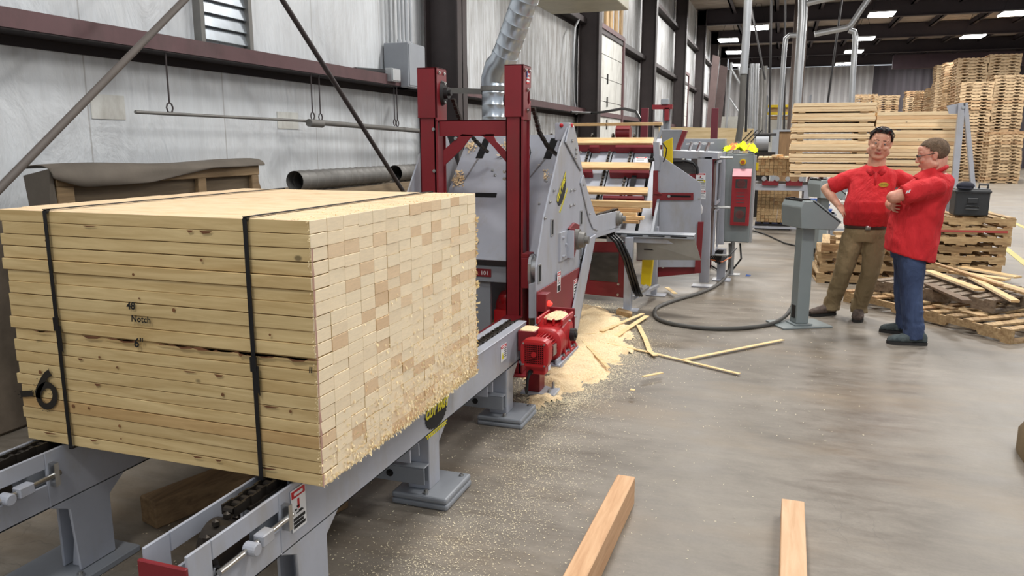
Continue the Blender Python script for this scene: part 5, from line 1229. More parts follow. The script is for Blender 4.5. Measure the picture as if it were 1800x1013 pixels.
m = MB(); m.tube([aZ(1318, 404, .012), aZ(1345, 412, .012), aZ(1380, 428, .012), aZ(1420, 437, .012), aZ(1450, 440, .012)], .014, 8); tag(m.build('floor_cable', 'black', smooth=True), 'thin black cable lying on the floor behind the nearer console', 'cable')
# ================================================================== SAWDUST AND OFFCUTS ON THE FLOOR
from mathutils import noise as NZ
rs = random.Random(11)
poly = [aZ(x, y) for x, y in ((985, 560), (1010, 540), (1060, 538), (1098, 556), (1118, 585), (1108, 625), (1070, 665), (1010, 700), (950, 722), (915, 712), (925, 660), (960, 620))]
def inside_d(p):
    ins = False; d = 9e9; n = len(poly)
    for i in range(n):
        a, c = poly[i], poly[(i + 1) % n]
        if (a.y > p[1]) != (c.y > p[1]) and p[0] < (c.x - a.x) * (p[1] - a.y) / (c.y - a.y) + a.x: ins = not ins
        ab = V((c.x - a.x, c.y - a.y)); ap = V((p[0] - a.x, p[1] - a.y)); t_ = max(0, min(1, ap.dot(ab) / ab.dot(ab))); d = min(d, (ap - ab * t_).length)
    return d if ins else -d
gx0, gx1, gy0, gy1 = min(p.x for p in poly) - .2, max(p.x for p in poly) + .2, min(p.y for p in poly) - .2, max(p.y for p in poly) + .2
st = .03; nx, ny = int((gx1 - gx0) / st), int((gy1 - gy0) / st); hs = {}
for i in range(nx):
    for j in range(ny):
        x, y = gx0 + i * st, gy0 + j * st; d = inside_d((x, y)) - .05 + .16 * NZ.noise(V((x * 5, y * 5, 0))) + .08 * NZ.noise(V((x * 17, y * 17, 3)))
        if d > 0: hs[i, j] = min(.045, d * .25) * (1 + .5 * NZ.noise(V((x * 9, y * 9, 7)))) + .002
        elif d > -.05: hs[i, j] = -.002
m = MB(); idx = {}
vs = []
for k, h_ in hs.items(): idx[k] = len(vs); vs.append((gx0 + k[0] * st, gy0 + k[1] * st, h_))
fs = [(idx[i, j], idx[i + 1, j], idx[i + 1, j + 1], idx[i, j + 1]) for (i, j) in hs if (i + 1, j) in idx and (i + 1, j + 1) in idx and (i, j + 1) in idx]
m.add(vs, fs); tag(m.build('sawdust', 'saw', smooth=True), 'pale yellow sawdust heap spread over the floor beside the hopper', 'sawdust', None, 'stuff')
m = MB()
def chip(x, y, s):
    a = rs.random() * 6.28; u = V((math.cos(a), math.sin(a), rs.uniform(-.2, .2))) * s * rs.uniform(.6, 1.8); w_ = V((-math.sin(a), math.cos(a), rs.uniform(-.3, .3))) * s * rs.uniform(.25, .6); c = V((x, y, .002 + rs.random() * .003))
    m.add([c - u - w_, c + u - w_, c + u + w_, c - u + w_], [(0, 1, 2, 3)])
cen = aZ(1030, 620)
for k in range(46000):
    r_ = rs.random()
    if k % 2 == 0:
        i_ = rs.randrange(len(poly)); a, c = poly[i_], poly[(i_ + 1) % len(poly)]; p = a.lerp(c, rs.random()); g_ = .06 if k % 4 else .13; chip(p.x + rs.gauss(0, g_), p.y + rs.gauss(0, g_ * 1.3), rs.uniform(.0014, .0036)); continue
    if r_ < .42:
        a, c = aZ(960, 700), aZ(1120, 600); f = rs.random(); p = a.lerp(c, f); x, y = p.x + rs.gauss(0, .16) + .06, p.y + rs.gauss(0, .2) - .1; s_ = rs.uniform(.001, .003)
    elif r_ < .86:
        f = rs.random(); y = 1.9 + 3.1 * f; x = -1.22 + rs.gauss(0, .17) + .12 * math.sin(y * 2.3); s_ = rs.uniform(.0009, .0028)
    elif r_ < .95: x, y = -1.0 + rs.gauss(0, .4), rs.uniform(2, 6.5); s_ = rs.uniform(.001, .003)
    else: x, y = rs.uniform(-2.6, -1.2), rs.uniform(1.8, 5.2); s_ = rs.uniform(.0015, .004)
    chip(x, y, s_)
for k in range(500): x, y = rs.uniform(-1.4, .6), rs.uniform(4.5, 9); chip(x, y, rs.uniform(.002, .005))
tag(m.build('wood_chips', paint('chips', rgb(255, 238, 204), .9, .08)), 'scattered small wood chips on the concrete along the aisle side of the conveyor', 'wood chips', None, 'stuff')
M['strip'] = wood('thin lath', rgb(246, 224, 176), rgb(226, 194, 140), 0, False)
strips = [([(1075, 605), (1150, 622), (1300, 658)], .032, 'long thin wood strip ending nearest the camera among the floor offcuts'), ([(1203, 633), (1376, 598)], .036, 'long wood strip pointing right towards the console foot'),
          ([(1122, 572), (1135, 598), (1142, 618), (1152, 626)], .04, 'bent wood strip with a kinked end in the middle of the offcuts'), ([(1065, 604), (1100, 580), (1137, 556)], .05, 'wide wood strip running from the sawdust towards the feeder leg'),
          ([(1057, 583), (1130, 552)], .04, 'wood strip crossing behind the wide one towards the feeder leg'), ([(1026, 601), (1070, 648)], .03, 'short wood strip lying across the sawdust in front of the motor'),
          ([(1014, 589), (1062, 586)], .018, 'thin strip with blue marks lying flat on the sawdust'), ([(1130, 663), (1164, 656)], .028, 'small splinter alone on the concrete in front of the offcuts'), ([(1172, 506), (1187, 517)], .05, 'small offcut on the floor behind the loop of grey conduit'), ([(1108, 686), (1116, 687)], .03, 'tiny brown offcut in the scattered chips')]
for i, (pts, w_, lab) in enumerate(strips):
    m = MB(); P = [aZ(x, y, .05 if (1026 <= x <= 1062 and y < 610) else .012 + .004 * i) for x, y in pts]; vs = []
    for k, p in enumerate(P):
        d = (P[min(k + 1, len(P) - 1)] - P[max(k - 1, 0)]).normalized(); n_ = V((-d.y, d.x, 0)) * w_ / 2
        vs += [p - n_, p + n_, p + n_ + Z_ * .006, p - n_ + Z_ * .006]
    fs = [(0, 1, 2, 3), (len(vs) - 1, len(vs) - 2, len(vs) - 3, len(vs) - 4)]
    for k in range(len(P) - 1):
        a = k * 4; fs += [(a + j, a + 4 + j, a + 4 + (j + 1) % 4, a + (j + 1) % 4) for j in range(4)]
    m.ti = .4; m.add(vs, fs); tag(m.build('wood_strip', 'strip'), lab, 'wood strip', 'offcut strips on the floor')
a = aZ(1083, 553); c = aZ(1108, 560); m = MB(); m.ti = .05; m.prism([a, c + V((.02, -.02, 0)), c + V((.0, .1, 0)), a + V((0, .12, 0))], (0, 0, .05)); tag(m.build('wood_wedge', 'old_x', bevel=.004), 'brown wedge shaped offcut beside the feeder leg', 'offcut')
m = MB(); c = aZ(1310, 486); m.prism([c, c + V((.05, .01, 0)), c + V((.07, .04, .01)), c + V((.01, .03, .02))], (0, 0, .004)); tag(m.build('plastic_scrap', 'bluepal'), 'tiny blue scrap on the open floor', 'scrap')
# ================================================================== PALLETS NEAR THE MEN
def pallet(base, ux, L, W, lab, mat='old', n_top=7, hgt=.125, tilt=0, group=None, seed=0, miss=()):
    """stringers run along ux (length L); deck boards run across (width W); base = near-left corner"""
    rp_ = random.Random(seed); t = thing('pallet', base, lab, 'pallet', group); o = V(base); u = V(ux).normalized(); w_ = V((-u.y, u.x, 0))
    mk = lambda: MB()
    for k in range(3):
        m = MB(); m.ti = rp_.random(); y0 = k * (W - .038) / 2; P = lambda a, h: o + u * a + w_ * y0 + Z_ * h
        pr = [P(0, .018), P(L * .16, .018), P(L * .17, .05), P(L * .33, .05), P(L * .34, .018), P(L * .66, .018), P(L * .67, .05), P(L * .83, .05), P(L * .84, .018), P(L, .018), P(L, hgt - .02), P(0, hgt - .02)]
        m.prism(pr, w_ * .038); m.build('stringer', mat + '_x', t)
    for k in range(n_top):
        if k in miss: continue
        m = MB(); m.ti = rp_.random(); x = k * (L - .1) / (n_top - 1); j = rp_.uniform(-.01, .01); m.prism([o + u * (x + j) + Z_ * (hgt - .02), o + u * (x + .095 + j) + Z_ * (hgt - .02), o + u * (x + .095 - j) + w_ * W + Z_ * (hgt - .02), o + u * (x - j) + w_ * W + Z_ * (hgt - .02)], Z_ * .018); m.build('deck_board', mat + '_y', t)
    for x in (0, L / 2 - .05, L - .1):
        m = MB(); m.ti = rp_.random(); m.prism([o + u * x, o + u * (x + .1), o + u * (x + .1) + w_ * W, o + u * x + w_ * W], Z_ * .017); m.build('deck_board', mat + '_y', t)
    return t
ords = ['bottom', 'second from the bottom', 'third from the bottom', 'fourth from the bottom', 'fifth from the bottom', 'topmost']
for k in range(6):
    b0 = V((1.62 + .02 * (k % 2) + (.02 * k), 11.35 + .015 * (k % 3), .0 + k * .126)); t = pallet(b0, (1, .1 + .006 * k, 0), 1.2, 1.0, ords[k] + ' pallet of the stack under the black case' + (', with red edge paint' if k == 4 else ''), seed=k)
    if k == 4:
        m = MB(); u = V((1, .124, 0)).normalized(); o_ = b0 + V((.05, -.0015, .045)); m.bar(o_ + V((0, -.001, .015)), o_ + u * 1.1 + V((0, -.001, .015)), .002, .028); m.build('red_paint', paint('rubbed red', rgb(170, 70, 64), .8), t)
for k in range(4):
    b0 = V((.50 + .03 * (k % 2), 10.1 + .05 * (k % 3), k * .126)); pallet(b0, (1, .06 - .04 * k, 0), 1.08, 1.0, ords[min(k, 5)] + ' pallet of the low stack behind the man with hands on hips' if k < 3 else 'topmost pallet of the low stack behind the man with hands on hips', seed=20 + k)
for k, (xx, yy, z_, rz_) in enumerate(((.72, 10.5, .51, .5), (.85, 10.6, .55, -.3), (.68, 10.4, .59, .2), (.95, 10.7, .62, .1))):
    m = MB(); m.ti = .3 * k; u = V((math.cos(rz_), math.sin(rz_), 0)); m.bar(V((xx, yy, z_)), V((xx, yy, z_)) + u * (.5), .095, .035); tag(m.build('board', 'old_x'), ('loose board lying crooked on the low pallet stack, pointing back', 'loose board lying on the low pallet stack, turned towards the camera', 'loose short board on the low pallet stack beside the console', 'uppermost loose board on the low pallet stack behind the belt')[k], 'board')
A, B = aZ(1482, 530), aZ(1776, 606); d = (B - A).normalized(); pallet(A, d, (B - A).length, 1.05, 'long pale pallet with missing deck boards lying on the floor behind the man in jeans', 'old', 11, .13, seed=31, miss=(3, 4))
A2, B2 = aZ(1532, 512, .13), aZ(1745, 552, .13); d2 = (B2 - A2).normalized(); pallet(A2 + V((0, 0, 0)), d2, (B2 - A2).length, 1.0, 'grey weathered pallet lying on top of the long pale pallet', 'grey', 9, .13, seed=32)
lb = [((1630, 476), (1722, 510), .30, .10, 'wood_x', 'wide pale board lying across the grey pallet, just right of the jeans'), ((1655, 468), (1835, 520), .28, .09, 'wood_x', 'long pinkish board rising over the grey pallet to the right border'), ((1690, 478), (1785, 530), .30, .07, 'wood_x', 'curved narrow board with bark edge on the grey pallet'), ((1640, 462), (1760, 500), .33, .05, 'old_x', 'thin stick lying under the long boards on the grey pallet'), ((1672, 478), (1772, 492), .27, .12, 'wood_x', 'wide board at the back of the broken pallet heap'), ((1720, 490), (1860, 530), .31, .08, 'old_x', 'board running out of the picture over the broken pallet heap'), ((1632, 500), (1700, 530), .275, .09, 'grey_x', 'grey board lying flat on the weathered pallet next to the jeans'), ((1690, 470), (1790, 486), .10, .14, 'wood_x', 'split plank lying behind the broken pallets')]
for i, ((x0, y0), (x1, y1), z_, w_, mt, lab) in enumerate(lb):
    a = aZ(x0, y0, z_); c = aZ(x1, y1, z_); m = MB(); m.ti = (.3, .12, .35, .6, .5, .2, .5, .08)[i]; m.bar(a, c + V((0, 0, -.012 if i % 2 else .0)), w_, .024); tag(m.build('board', mt, bevel=.002), lab, 'board', 'loose boards on the broken pallets')
m = MB(); a, c = aZ(1605, 545, .05), aZ(1650, 560, .05)
for k in range(4):
    f = (k + 1) / 5; p = A.lerp(B, .2 + .16 * k) + V((.15, .18, .135)); m = MB(); m.ti = .2 * k; m.bar(p, p + d * .22, .09, .02); tag(m.build('board', 'old_x'), ('first', 'second', 'third', 'fourth')[k] + ' short deck piece from the left on the long pale pallet', 'board', 'deck pieces on the long pallet')
p = aZ(1577, 560); m = MB(); m.bar(p + V((0, 0, .012)), p + V((.2, -.08, .012)), .07, .02); tag(m.build('board', 'old_x'), 'short reddish offcut on the floor between the jeans and the long pallet', 'board')
# black case on the pallet stack with a rolled belt on top
t = thing('plastic_case', (2.3, 11.6, .765), 'black plastic tool case standing on the pallet stack', 'case'); bx = aY(1676, 383, 11.45).x; ex_ = aY(1737, 383, 11.45).x
m = MB(); m.box(bx, ex_, 11.45, 11.8, .765, 1.12); bd = m.build('body', 'plastic', t, bevel=.02, seg=2)
m = MB(); m.box(bx - .012, ex_ + .012, 11.44, 11.81, 1.06, 1.1); m.build('lid', 'plastic', t, bevel=.01)
m = MB(); m.box((bx + ex_) / 2 - .06, (bx + ex_) / 2 + .06, 11.43, 11.45, .93, 1.0); m.frame(((bx + ex_) / 2 - .08, 11.435, .85), X_, Z_, .16, .05, .01, -Y_ * .015); m.build('latch', 'plastic', t, bevel=.004)
m = MB(); m.tube([(ex_ - .12, 11.55, 1.12), (ex_ - .12, 11.55, 1.17), (ex_ - .02, 11.55, 1.17), (ex_ - .02, 11.55, 1.12)], .014, 8); m.build('handle', 'plastic', t)
m = MB(); m.ball((bx + .12, 11.55, 1.15), (.11, .09, .055), 14); m.loft([((bx + .1, 11.46, 1.122), (.09, 0, 0), (0, .05, 0)), ((bx + .1, 11.46, 1.13), (.085, 0, 0), (0, .045, 0))], 12); tag(m.build('cap', paint('navy cloth', rgb(30, 32, 44), .9), smooth=True), 'dark cap lying on the black tool case', 'cap')
# ================================================================== LUMBER STACKS ON THE CHAIN TABLE
def lstack(x0, x1, y0, z0, z1, n, where, grp, seed, gaps):
    r_ = random.Random(seed); h_ = (z1 - z0) / n; z = z0
    for L in range(n):
        gap = L in gaps
        if gap:
            for i, (xx, ww) in enumerate(((x0 + .1, .12), (x1 - .26, .14))):
                m = MB(); m.ti = .1; m.box(xx, xx + ww, y0 - .01, y0 + 1.1, z, z + .03); tag(m.build('spacer_block', 'old_x'), 'short spacer block in a gap of the ' + where, 'spacer', 'spacers in the ' + where)
            z += .03; hh = h_ - .03 - .002
        else: hh = h_ - .002
        split = r_.random() < .35 and hh > .04
        j0, j1 = r_.uniform(-.02, .02), r_.uniform(-.02, .02); dy = r_.uniform(-.02, .02)
        for row in range(3):
            m = MB(); m.ti = r_.uniform(.2, .95); m.box(x0 + j0, x1 + j1, y0 + dy + row * .37, y0 + dy + row * .37 + .36, z, z + hh); tag(m.build('board', 'new_x', bevel=.004), 'pale board in the ' + where, 'board', grp)
        z += hh + .002
lstack(.16, 1.60, 16.0, 1.06, 2.45, 22, 'taller left lumber stack', 'boards in the left lumber stack', 5, (1, 4, 7, 11, 13, 16, 19))
lstack(1.64, 3.0, 16.0, 1.06, 2.27, 18, 'lower right lumber stack', 'boards in the right lumber stack', 6, (3, 5, 13))
t = thing('chain_table', (1, 16.5, 0), 'grey roller table with red chair brackets carrying the two lumber stacks', 'conveyor')
m = MB(); m.box(-1.1, 3.1, 15.8, 15.88, .80, .92); m.build('rail', 'grey', t, bevel=.004); m = MB(); m.box(-1.1, 3.1, 17.1, 17.18, .80, .92); m.build('rail', 'grey', t, bevel=.004)
for x in (-1.0, .45, 2.9):
    m = MB(); m.box(x, x + .1, 15.8, 15.88, 0, .8); m.build('leg', 'grey', t); m = MB(); m.box(x, x + .1, 17.1, 17.18, 0, .8); m.build('leg', 'grey', t)
m = MB(); m.box(-1.1, 3.1, 15.82, 15.86, .06, .1); m.build('low_rail', 'grey', t)
for i in range(8):
    x = -.75 + i * .43; m = MB(); m.prism([(x, 15.74, .9), (x + .3, 15.74, .9), (x + .3, 15.74, 1.0), (x + .25, 15.74, 1.05), (x + .2, 15.74, .98), (x + .1, 15.74, .98), (x + .05, 15.74, 1.05), (x, 15.74, 1.0)], (0, 1.5, 0)) if i >= 3 else m.prism([(x, 15.74, .9), (x + .3, 15.74, .9), (x + .3, 15.74, 1.0), (x + .25, 15.74, 1.05), (x + .2, 15.74, .98), (x + .1, 15.74, .98), (x + .05, 15.74, 1.05), (x, 15.74, 1.0)], (0, .08, 0)); br_ = m.build('chair_bracket', 'red', t)
    for s in (.03, .27):
        m = MB(); m.cyl((x + s, 15.7, 1.03), (x + s, 15.74, 1.03), .045, n=12); m.build('roller', 'conduit', br_)
# stacks of short blocks: one on the table, one on the floor below
def blocks(x0, x1, y0, z0, z1, nx, nz, lab, nm='block_bundle'):
    t = thing(nm, ((x0 + x1) / 2, y0 + .3, z0), lab, 'block stack'); r_ = random.Random(nx * 7); dx, dz = (x1 - x0) / nx, (z1 - z0) / nz
    for i in range(nx):
        for j in range(nz):
            m = MB(); m.ti = r_.random(); m.box(x0 + i * dx + .003, x0 + (i + 1) * dx - .003, y0 + r_.uniform(-.01, .01), y0 + .9, z0 + j * dz + .002, z0 + (j + 1) * dz - .002); m.build('block', 'old_y', t)
    return t
a, c = aY(1329, 390, 16.2), aY(1391, 336, 16.2)
blocks(a.x, c.x, 16.2, a.z + .0, c.z, 8, 9, 'brown stack of short blocks on a dark pallet under the roller table')
a2, c2 = aY(1329, 312, 16.5), aY(1391, 279, 16.5)
blocks(a2.x, c2.x, 16.5, 1.06, c2.z, 8, 5, 'brown stack of short blocks on the roller table left of the tall lumber stack')
for k in range(7):
    m = MB(); m.ti = .3 + .05 * k; x = a2.x + .02 + k * .1; m.box(x, x + .085, 16.45, 17.3, c2.z + .002, c2.z + .035); tag(m.build('board', 'new_x'), 'short fresh board capping the block stack on the roller table', 'board', 'boards on the block stack')
m = MB(); x = (a2.x + c2.x) / 2; m.bar(V((x, 16.4, c2.z + .055)), V((x + .12, 17.0, c2.z + .055)), .1, .04); tag(m.build('board', 'new_x'), 'thick short board lying loose on top of the block stack', 'board')
t = thing('dark_pallet', ((a.x + c.x) / 2, 16.6, 0), 'dark blue pallet under the brown block stack', 'pallet')
m = MB(); z_ = a.z
for k in range(5): m.box(a.x + k * .16 - .02, a.x + k * .16 + .09, 16.15, 17.1, max(.012, z_ - .03), z_ - .002)
m.build('deck_board', paint('navy', rgb(30, 36, 60), .7), t)
for k in range(3):
    m = MB(); m.box(a.x - .02, c.x + .02, 16.16 + k * .42, 16.22 + k * .42, 0, max(.01, z_ - .03)); m.build('stringer', 'dark', t)
# blue plastic bins behind the consoles
for i, (px, py) in enumerate(((1440, 349), (1442, 358), (1446, 367))):
    p = aY(px, py + 8, 13.4); m = MB(); m.loft([((p.x, 13.5, p.z), (.13, 0, 0), (0, .1, 0)), ((p.x, 13.5, p.z + .06), (.15, 0, 0), (0, .12, 0))], 16, 5); tag(m.build('blue_tray', 'bluepal', bevel=.004), ('top', 'middle', 'bottom')[i] + ' blue plastic tray of the three stacked behind the farther console', 'tray')
p = aY(1442, 375, 13.4); m = MB(); m.box(p.x - .2, p.x + .25, 13.3, 13.75, 0, .03); m.box(p.x - .18, p.x - .12, 13.32, 13.7, .03, p.z); m.box(p.x + .16, p.x + .22, 13.32, 13.7, .03, p.z); m.box(p.x - .2, p.x + .24, 13.3, 13.72, p.z - .03, p.z - .0); tag(m.build('tray_stand', 'grey2'), 'low grey stand holding the blue trays', 'stand')
# tall tapered grey stop frame right of the stacks
t = thing('stop_frame', (3.2, 15.6, 0), 'tall light grey tapering metal frame standing right of the lower lumber stack', 'frame')
q0 = aY(1693, 181, 15.6); q1 = aY(1676, 360, 15.6); q2 = aY(1708, 340, 15.6); q1.z = max(0, q1.z); 
def ext(a, b_, z): f = (a.z - z) / (a.z - b_.z); return a.lerp(b_, f)
e1, e2 = ext(q0, q1, 0), ext(q0, q2, 0)
m = MB(); m.bar(q0 + V((-.02, 0, 0)), e1 + V((-.02, 0, 0)), .1, .1, Y_); m.build('leg', 'grey', t); m = MB(); m.bar(q0 + V((.03, .0, 0)), e2 + V((.03, .0, 0)), .07, .1, Y_); m.build('leg', 'grey', t)
m = MB(); m.prism([aY(x, y, 15.66) for x, y in ((1664, 186), (1694, 180), (1690, 200), (1668, 200))], (0, .02, 0)); m.build('head_plate', 'grey', t)
m = MB(); bolt(m, q0 + V((0, -.06, -.08)), -Y_, .03); m.build('bolt', 'steel', t)
# ================================================================== FAR PALLET STACKS
def pallet_mesh():
    m = MB(); L, W, h_ = 1.5, 1.1, .14; r_ = random.Random(2)
    for k in range(3):
        y0 = k * (W - .04) / 2; P = lambda a, h: V((a, y0, h)); m.ti = .5
        m.prism([P(0, .02), P(L * .16, .02), P(L * .17, .075), P(L * .36, .075), P(L * .37, .02), P(L * .63, .02), P(L * .64, .075), P(L * .83, .075), P(L * .84, .02), P(L, .02), P(L, h_ - .02), P(0, h_ - .02)], (0, .04, 0))
    for k in range(7): m.ti = r_.random() * .5 + .2; x = k * (L - .1) / 6; m.box(x, x + .1, -.01, W + .01, h_ - .02, h_ - .002)
    for k in range(4): x = k * (L - .1) / 3; m.box(x, x + .1, -.01, W + .01, 0, .018)
    return m
PM = pallet_mesh(); proto = PM.build('pallet', 'pal_x', origin=(0, 0, 0)); bpy.data.objects.remove(proto, do_unlink=True) if False else None
PALM = proto.data; bpy.data.objects.remove(proto)
cols = [  # left px, right px, Y, top py, label, bottom z
    (1742, 1802, 38.3, 226, 'low front pallet stack at the right border', 0), (1690, 1748, 40.3, 143, 'pallet stack behind the grey stop frame', 0), (1750, 1806, 40.6, 129, 'tall pallet stack at the right border', 0),
    (1685, 1739, 42.5, 97, 'highest pale pallet stack, left of the pair', 4.4), (1740, 1797, 42.6, 95, 'highest pale pallet stack, right of the pair', 4.8),
    (1662, 1718, 46, 108, 'pallet stack showing its side left of the highest stack', 0), (1648, 1700, 50.5, 112, 'darker tall pallet stack farthest left of the high ones', 0), (1632, 1680, 53, 151, 'dim pallet stack left of the tall ones', 0), (1612, 1655, 56, 157, 'dim pallet stack second from the left in the far row', 2.0), (1594, 1630, 58, 159, 'dim pallet stack leftmost in the far row', 2.0),
    (1501, 1545, 46, 163, 'pallet stack above the left lumber stack', 2.4), (1546, 1582, 50, 165, 'dark pallet stack in the shade above the gap between lumber stacks', 2.4)]
rs = random.Random(21); cnt = 0; extra = MB()
for (xl, xr, Yc, yt, lab, zb) in cols:
    a, c = aY(xl, yt, Yc), aY(xr, yt, Yc); w_ = c.x - a.x; s_ = w_ / 1.5; h_ = .138; n = int(a.z / h_); cm = None
    lx = 'pallet in the ' + lab
    for k in range(n):
        z = k * h_; dx, dy, rz_ = rs.uniform(-.03, .03), rs.uniform(-.04, .04), rs.uniform(-.02, .02)
        if z < zb or cnt >= 298:
            for v0 in ([0],):
                base = len(extra.v); mm = Matrix.Translation((a.x + dx, Yc + dy, z))
                extra.add([mm @ V((p.x * s_, p.y, p.z)) for p in PM.v], PM.f)
            continue
        o = bpy.data.objects.new('pallet', PALM); COL.objects.link(o); o.location = (a.x + dx, Yc + dy, z); o.scale = (s_, 1, 1); o.rotation_euler = (0, 0, rz_); tag(o, lx, 'pallet', lab); cnt += 1
tag(extra.build('pallet_pile', 'pal_x', origin=(8, 45, 0)), 'the lower and farther pallets of the stacks at the back right', 'pallets', None, 'stuff')
# ================================================================== THE TWO MEN
def skin_mat(name, a, b):
    t = NT(name); c = t.ramp(t.noise(t.coord(rand=False), 14, 4, .6), (.35, a), (.65, b)); t.col(c)
    t.b.inputs['Subsurface Weight'].default_value = .08; t.b.inputs['Subsurface Radius'].default_value = (.02, .008, .005); return t.rm(.5)
def cloth_mat(name, a, b, sc=6, bump=.75, weave=True):
    t = NT(name); v = t.coord((1, 1, .45), rand=False); n = t.noise(v, sc, 6, .6, .8); t.col(t.ramp(n, (.3, a), (.7, b)))
    t.bump(n, bump, .05); return t.rm(.85)
M['skinA'] = skin_mat('skin fair', rgb(196, 142, 116), rgb(218, 166, 138)); M['skinB'] = skin_mat('skin ruddy', rgb(200, 136, 114), rgb(218, 160, 136))
M['polo'] = cloth_mat('red polo knit', rgb(190, 26, 34), rgb(214, 40, 46)); M['polo2'] = cloth_mat('red collar', rgb(176, 22, 30), rgb(200, 34, 40))
M['khaki'] = cloth_mat('khaki drill', rgb(122, 104, 74), rgb(150, 130, 96)); M['denim'] = cloth_mat('blue denim', rgb(34, 44, 72), rgb(66, 82, 116), 5)
M['hairA'] = cloth_mat('dark brown hair', rgb(34, 26, 22), rgb(62, 48, 40), 40); M['hairB'] = cloth_mat('short light brown hair', rgb(98, 78, 60), rgb(132, 108, 86), 50)
M['bootA'] = cloth_mat('brown boot', rgb(72, 60, 54), rgb(104, 88, 78), 12); M['bootB'] = cloth_mat('dark grey shoe', rgb(58, 66, 68), rgb(92, 102, 102), 12); M['sole'] = plain('shoe sole', rgb(44, 42, 40), .8)
M['belt'] = plain('brown belt', rgb(64, 42, 32), .5); M['lens'] = plain('dark lens', rgb(24, 24, 28), .12); M['lip'] = plain('lips', rgb(168, 92, 84), .5); M['eyew'] = plain('eye white', rgb(186, 178, 170), .3)
def bake(mb, name, mat, parent, voxel=None, smooth_it=4, disp=None):
    ob = mb.build(name, mat, None, origin=wloc(parent), smooth=False)
    if voxel:
        r_ = ob.modifiers.new('r', 'REMESH'); r_.mode = 'VOXEL'; r_.voxel_size = voxel; r_.adaptivity = 0
        s = ob.modifiers.new('s', 'SMOOTH'); s.iterations = smooth_it; s.factor = .5
    dg = bpy.context.evaluated_depsgraph_get(); me = bpy.data.meshes.new_from_object(ob.evaluated_get(dg))
    old = ob.data; ob.modifiers.clear(); ob.data = me; bpy.data.meshes.remove(old)
    me.materials.clear()
    for q in (mat if isinstance(mat, list) else [mat]): me.materials.append(M[q] if isinstance(q, str) else q)
    me.polygons.foreach_set('use_smooth', [True] * len(me.polygons)); me.polygons.foreach_set('material_index', [0] * len(me.polygons))
    if disp:
        base = wloc(parent); nn = [v.normal.copy() for v in me.vertices]
        for v, n_ in zip(me.vertices, nn): v.co += n_ * disp(v.co + base, n_)
    me.update(); ob.parent = parent; ob.location = (0, 0, 0); return ob
def hand(mb, wrist, d, side, n_, curl=.5, s=1.0, spread=.0235):
    """palm from the wrist along d, thumb on the +side, fingers curling toward n_"""
    w_ = V(wrist); d = V(d).normalized(); side = (V(side) - d * V(side).dot(d)).normalized(); n_ = V(n_); n_ = (n_ - d * n_.dot(d) - side * n_.dot(side)).normalized()
    L = (.074, .082, .076, .06)
    for i in range(4):
        o = (1.5 - i) * spread * s; k = w_ + d * (.092 - .006 * abs(i - 1)) * s + side * o
        mb.cap(w_ + side * o * .55 + d * .01, k, .0165 * s, .0125 * s, 8)
        p = k; a = curl * .5; r0 = .0098 * s
        fan = side * (.08 * (1.5 - i))
        for j, f in enumerate((.46, .3, .24)):
            q = p + ((d + fan).normalized() * math.cos(a) + n_ * math.sin(a)) * L[i] * f * s * 1.05; mb.cap(p, q, r0, r0 * .9, 8); p = q; r0 *= .9; a += curl * .75
    a0 = w_ + side * .02 * s + d * .02 * s; a1 = w_ + side * .052 * s + d * .05 * s + n_ * .012 * s; a2 = a1 + (d * .8 + side * .45 + n_ * .3).normalized() * .032 * s; a3 = a2 + (d + side * .1 + n_ * .4).normalized() * .026 * s
    mb.cap(a0, a1, .018 * s, .0135 * s, 8); mb.cap(a1, a2, .0125 * s, .011 * s, 8); mb.cap(a2, a3, .011 * s, .009 * s, 8)
def head_parts(mb, T, heavy=1.0):
    """T maps head space (x left-right, y forward, z up; origin between the ears) to the world"""
    q = T.to_quaternion(); s = T.to_scale().x
    def b(c, r, n=16): mb.ball(T @ V(c), V(r) * s, n, q)
    def cp(a, c, r0, r1): mb.cap(T @ V(a), T @ V(c), r0 * s, r1 * s, 10)
    b((0, -.012, .035), (.076, .096, .085)); b((0, .02, .02), (.07, .078, .075)); b((0, .022, -.045), (.062 * heavy, .068, .078))
    b((0, .06, -.095), (.036 * heavy, .03, .024)); cp((-.05 * heavy, .0, -.065), (-.022, .06, -.09), .026, .024); cp((.05 * heavy, .0, -.065), (.022, .06, -.09), .026, .024)
    cp((-.04, .072, .034), (.04, .072, .034), .014, .014); b((0, .06, .055), (.052, .03, .035))
    cp((0, .088, .02), (0, .106, -.022), .009, .0135); b((-.011, .1, -.026), (.009, .01, .008)); b((.011, .1, -.026), (.009, .01, .008))
    b((-.036, .07, -.022), (.024, .02, .02)); b((.036, .07, -.022), (.024, .02, .02)); b((0, .085, -.056), (.024, .014, .018))
    for sx in (-1, 1): b((sx * .077, -.006, -.004), (.010, .019, .03)); b((sx * .083, -.014, .006), (.006, .016, .022))
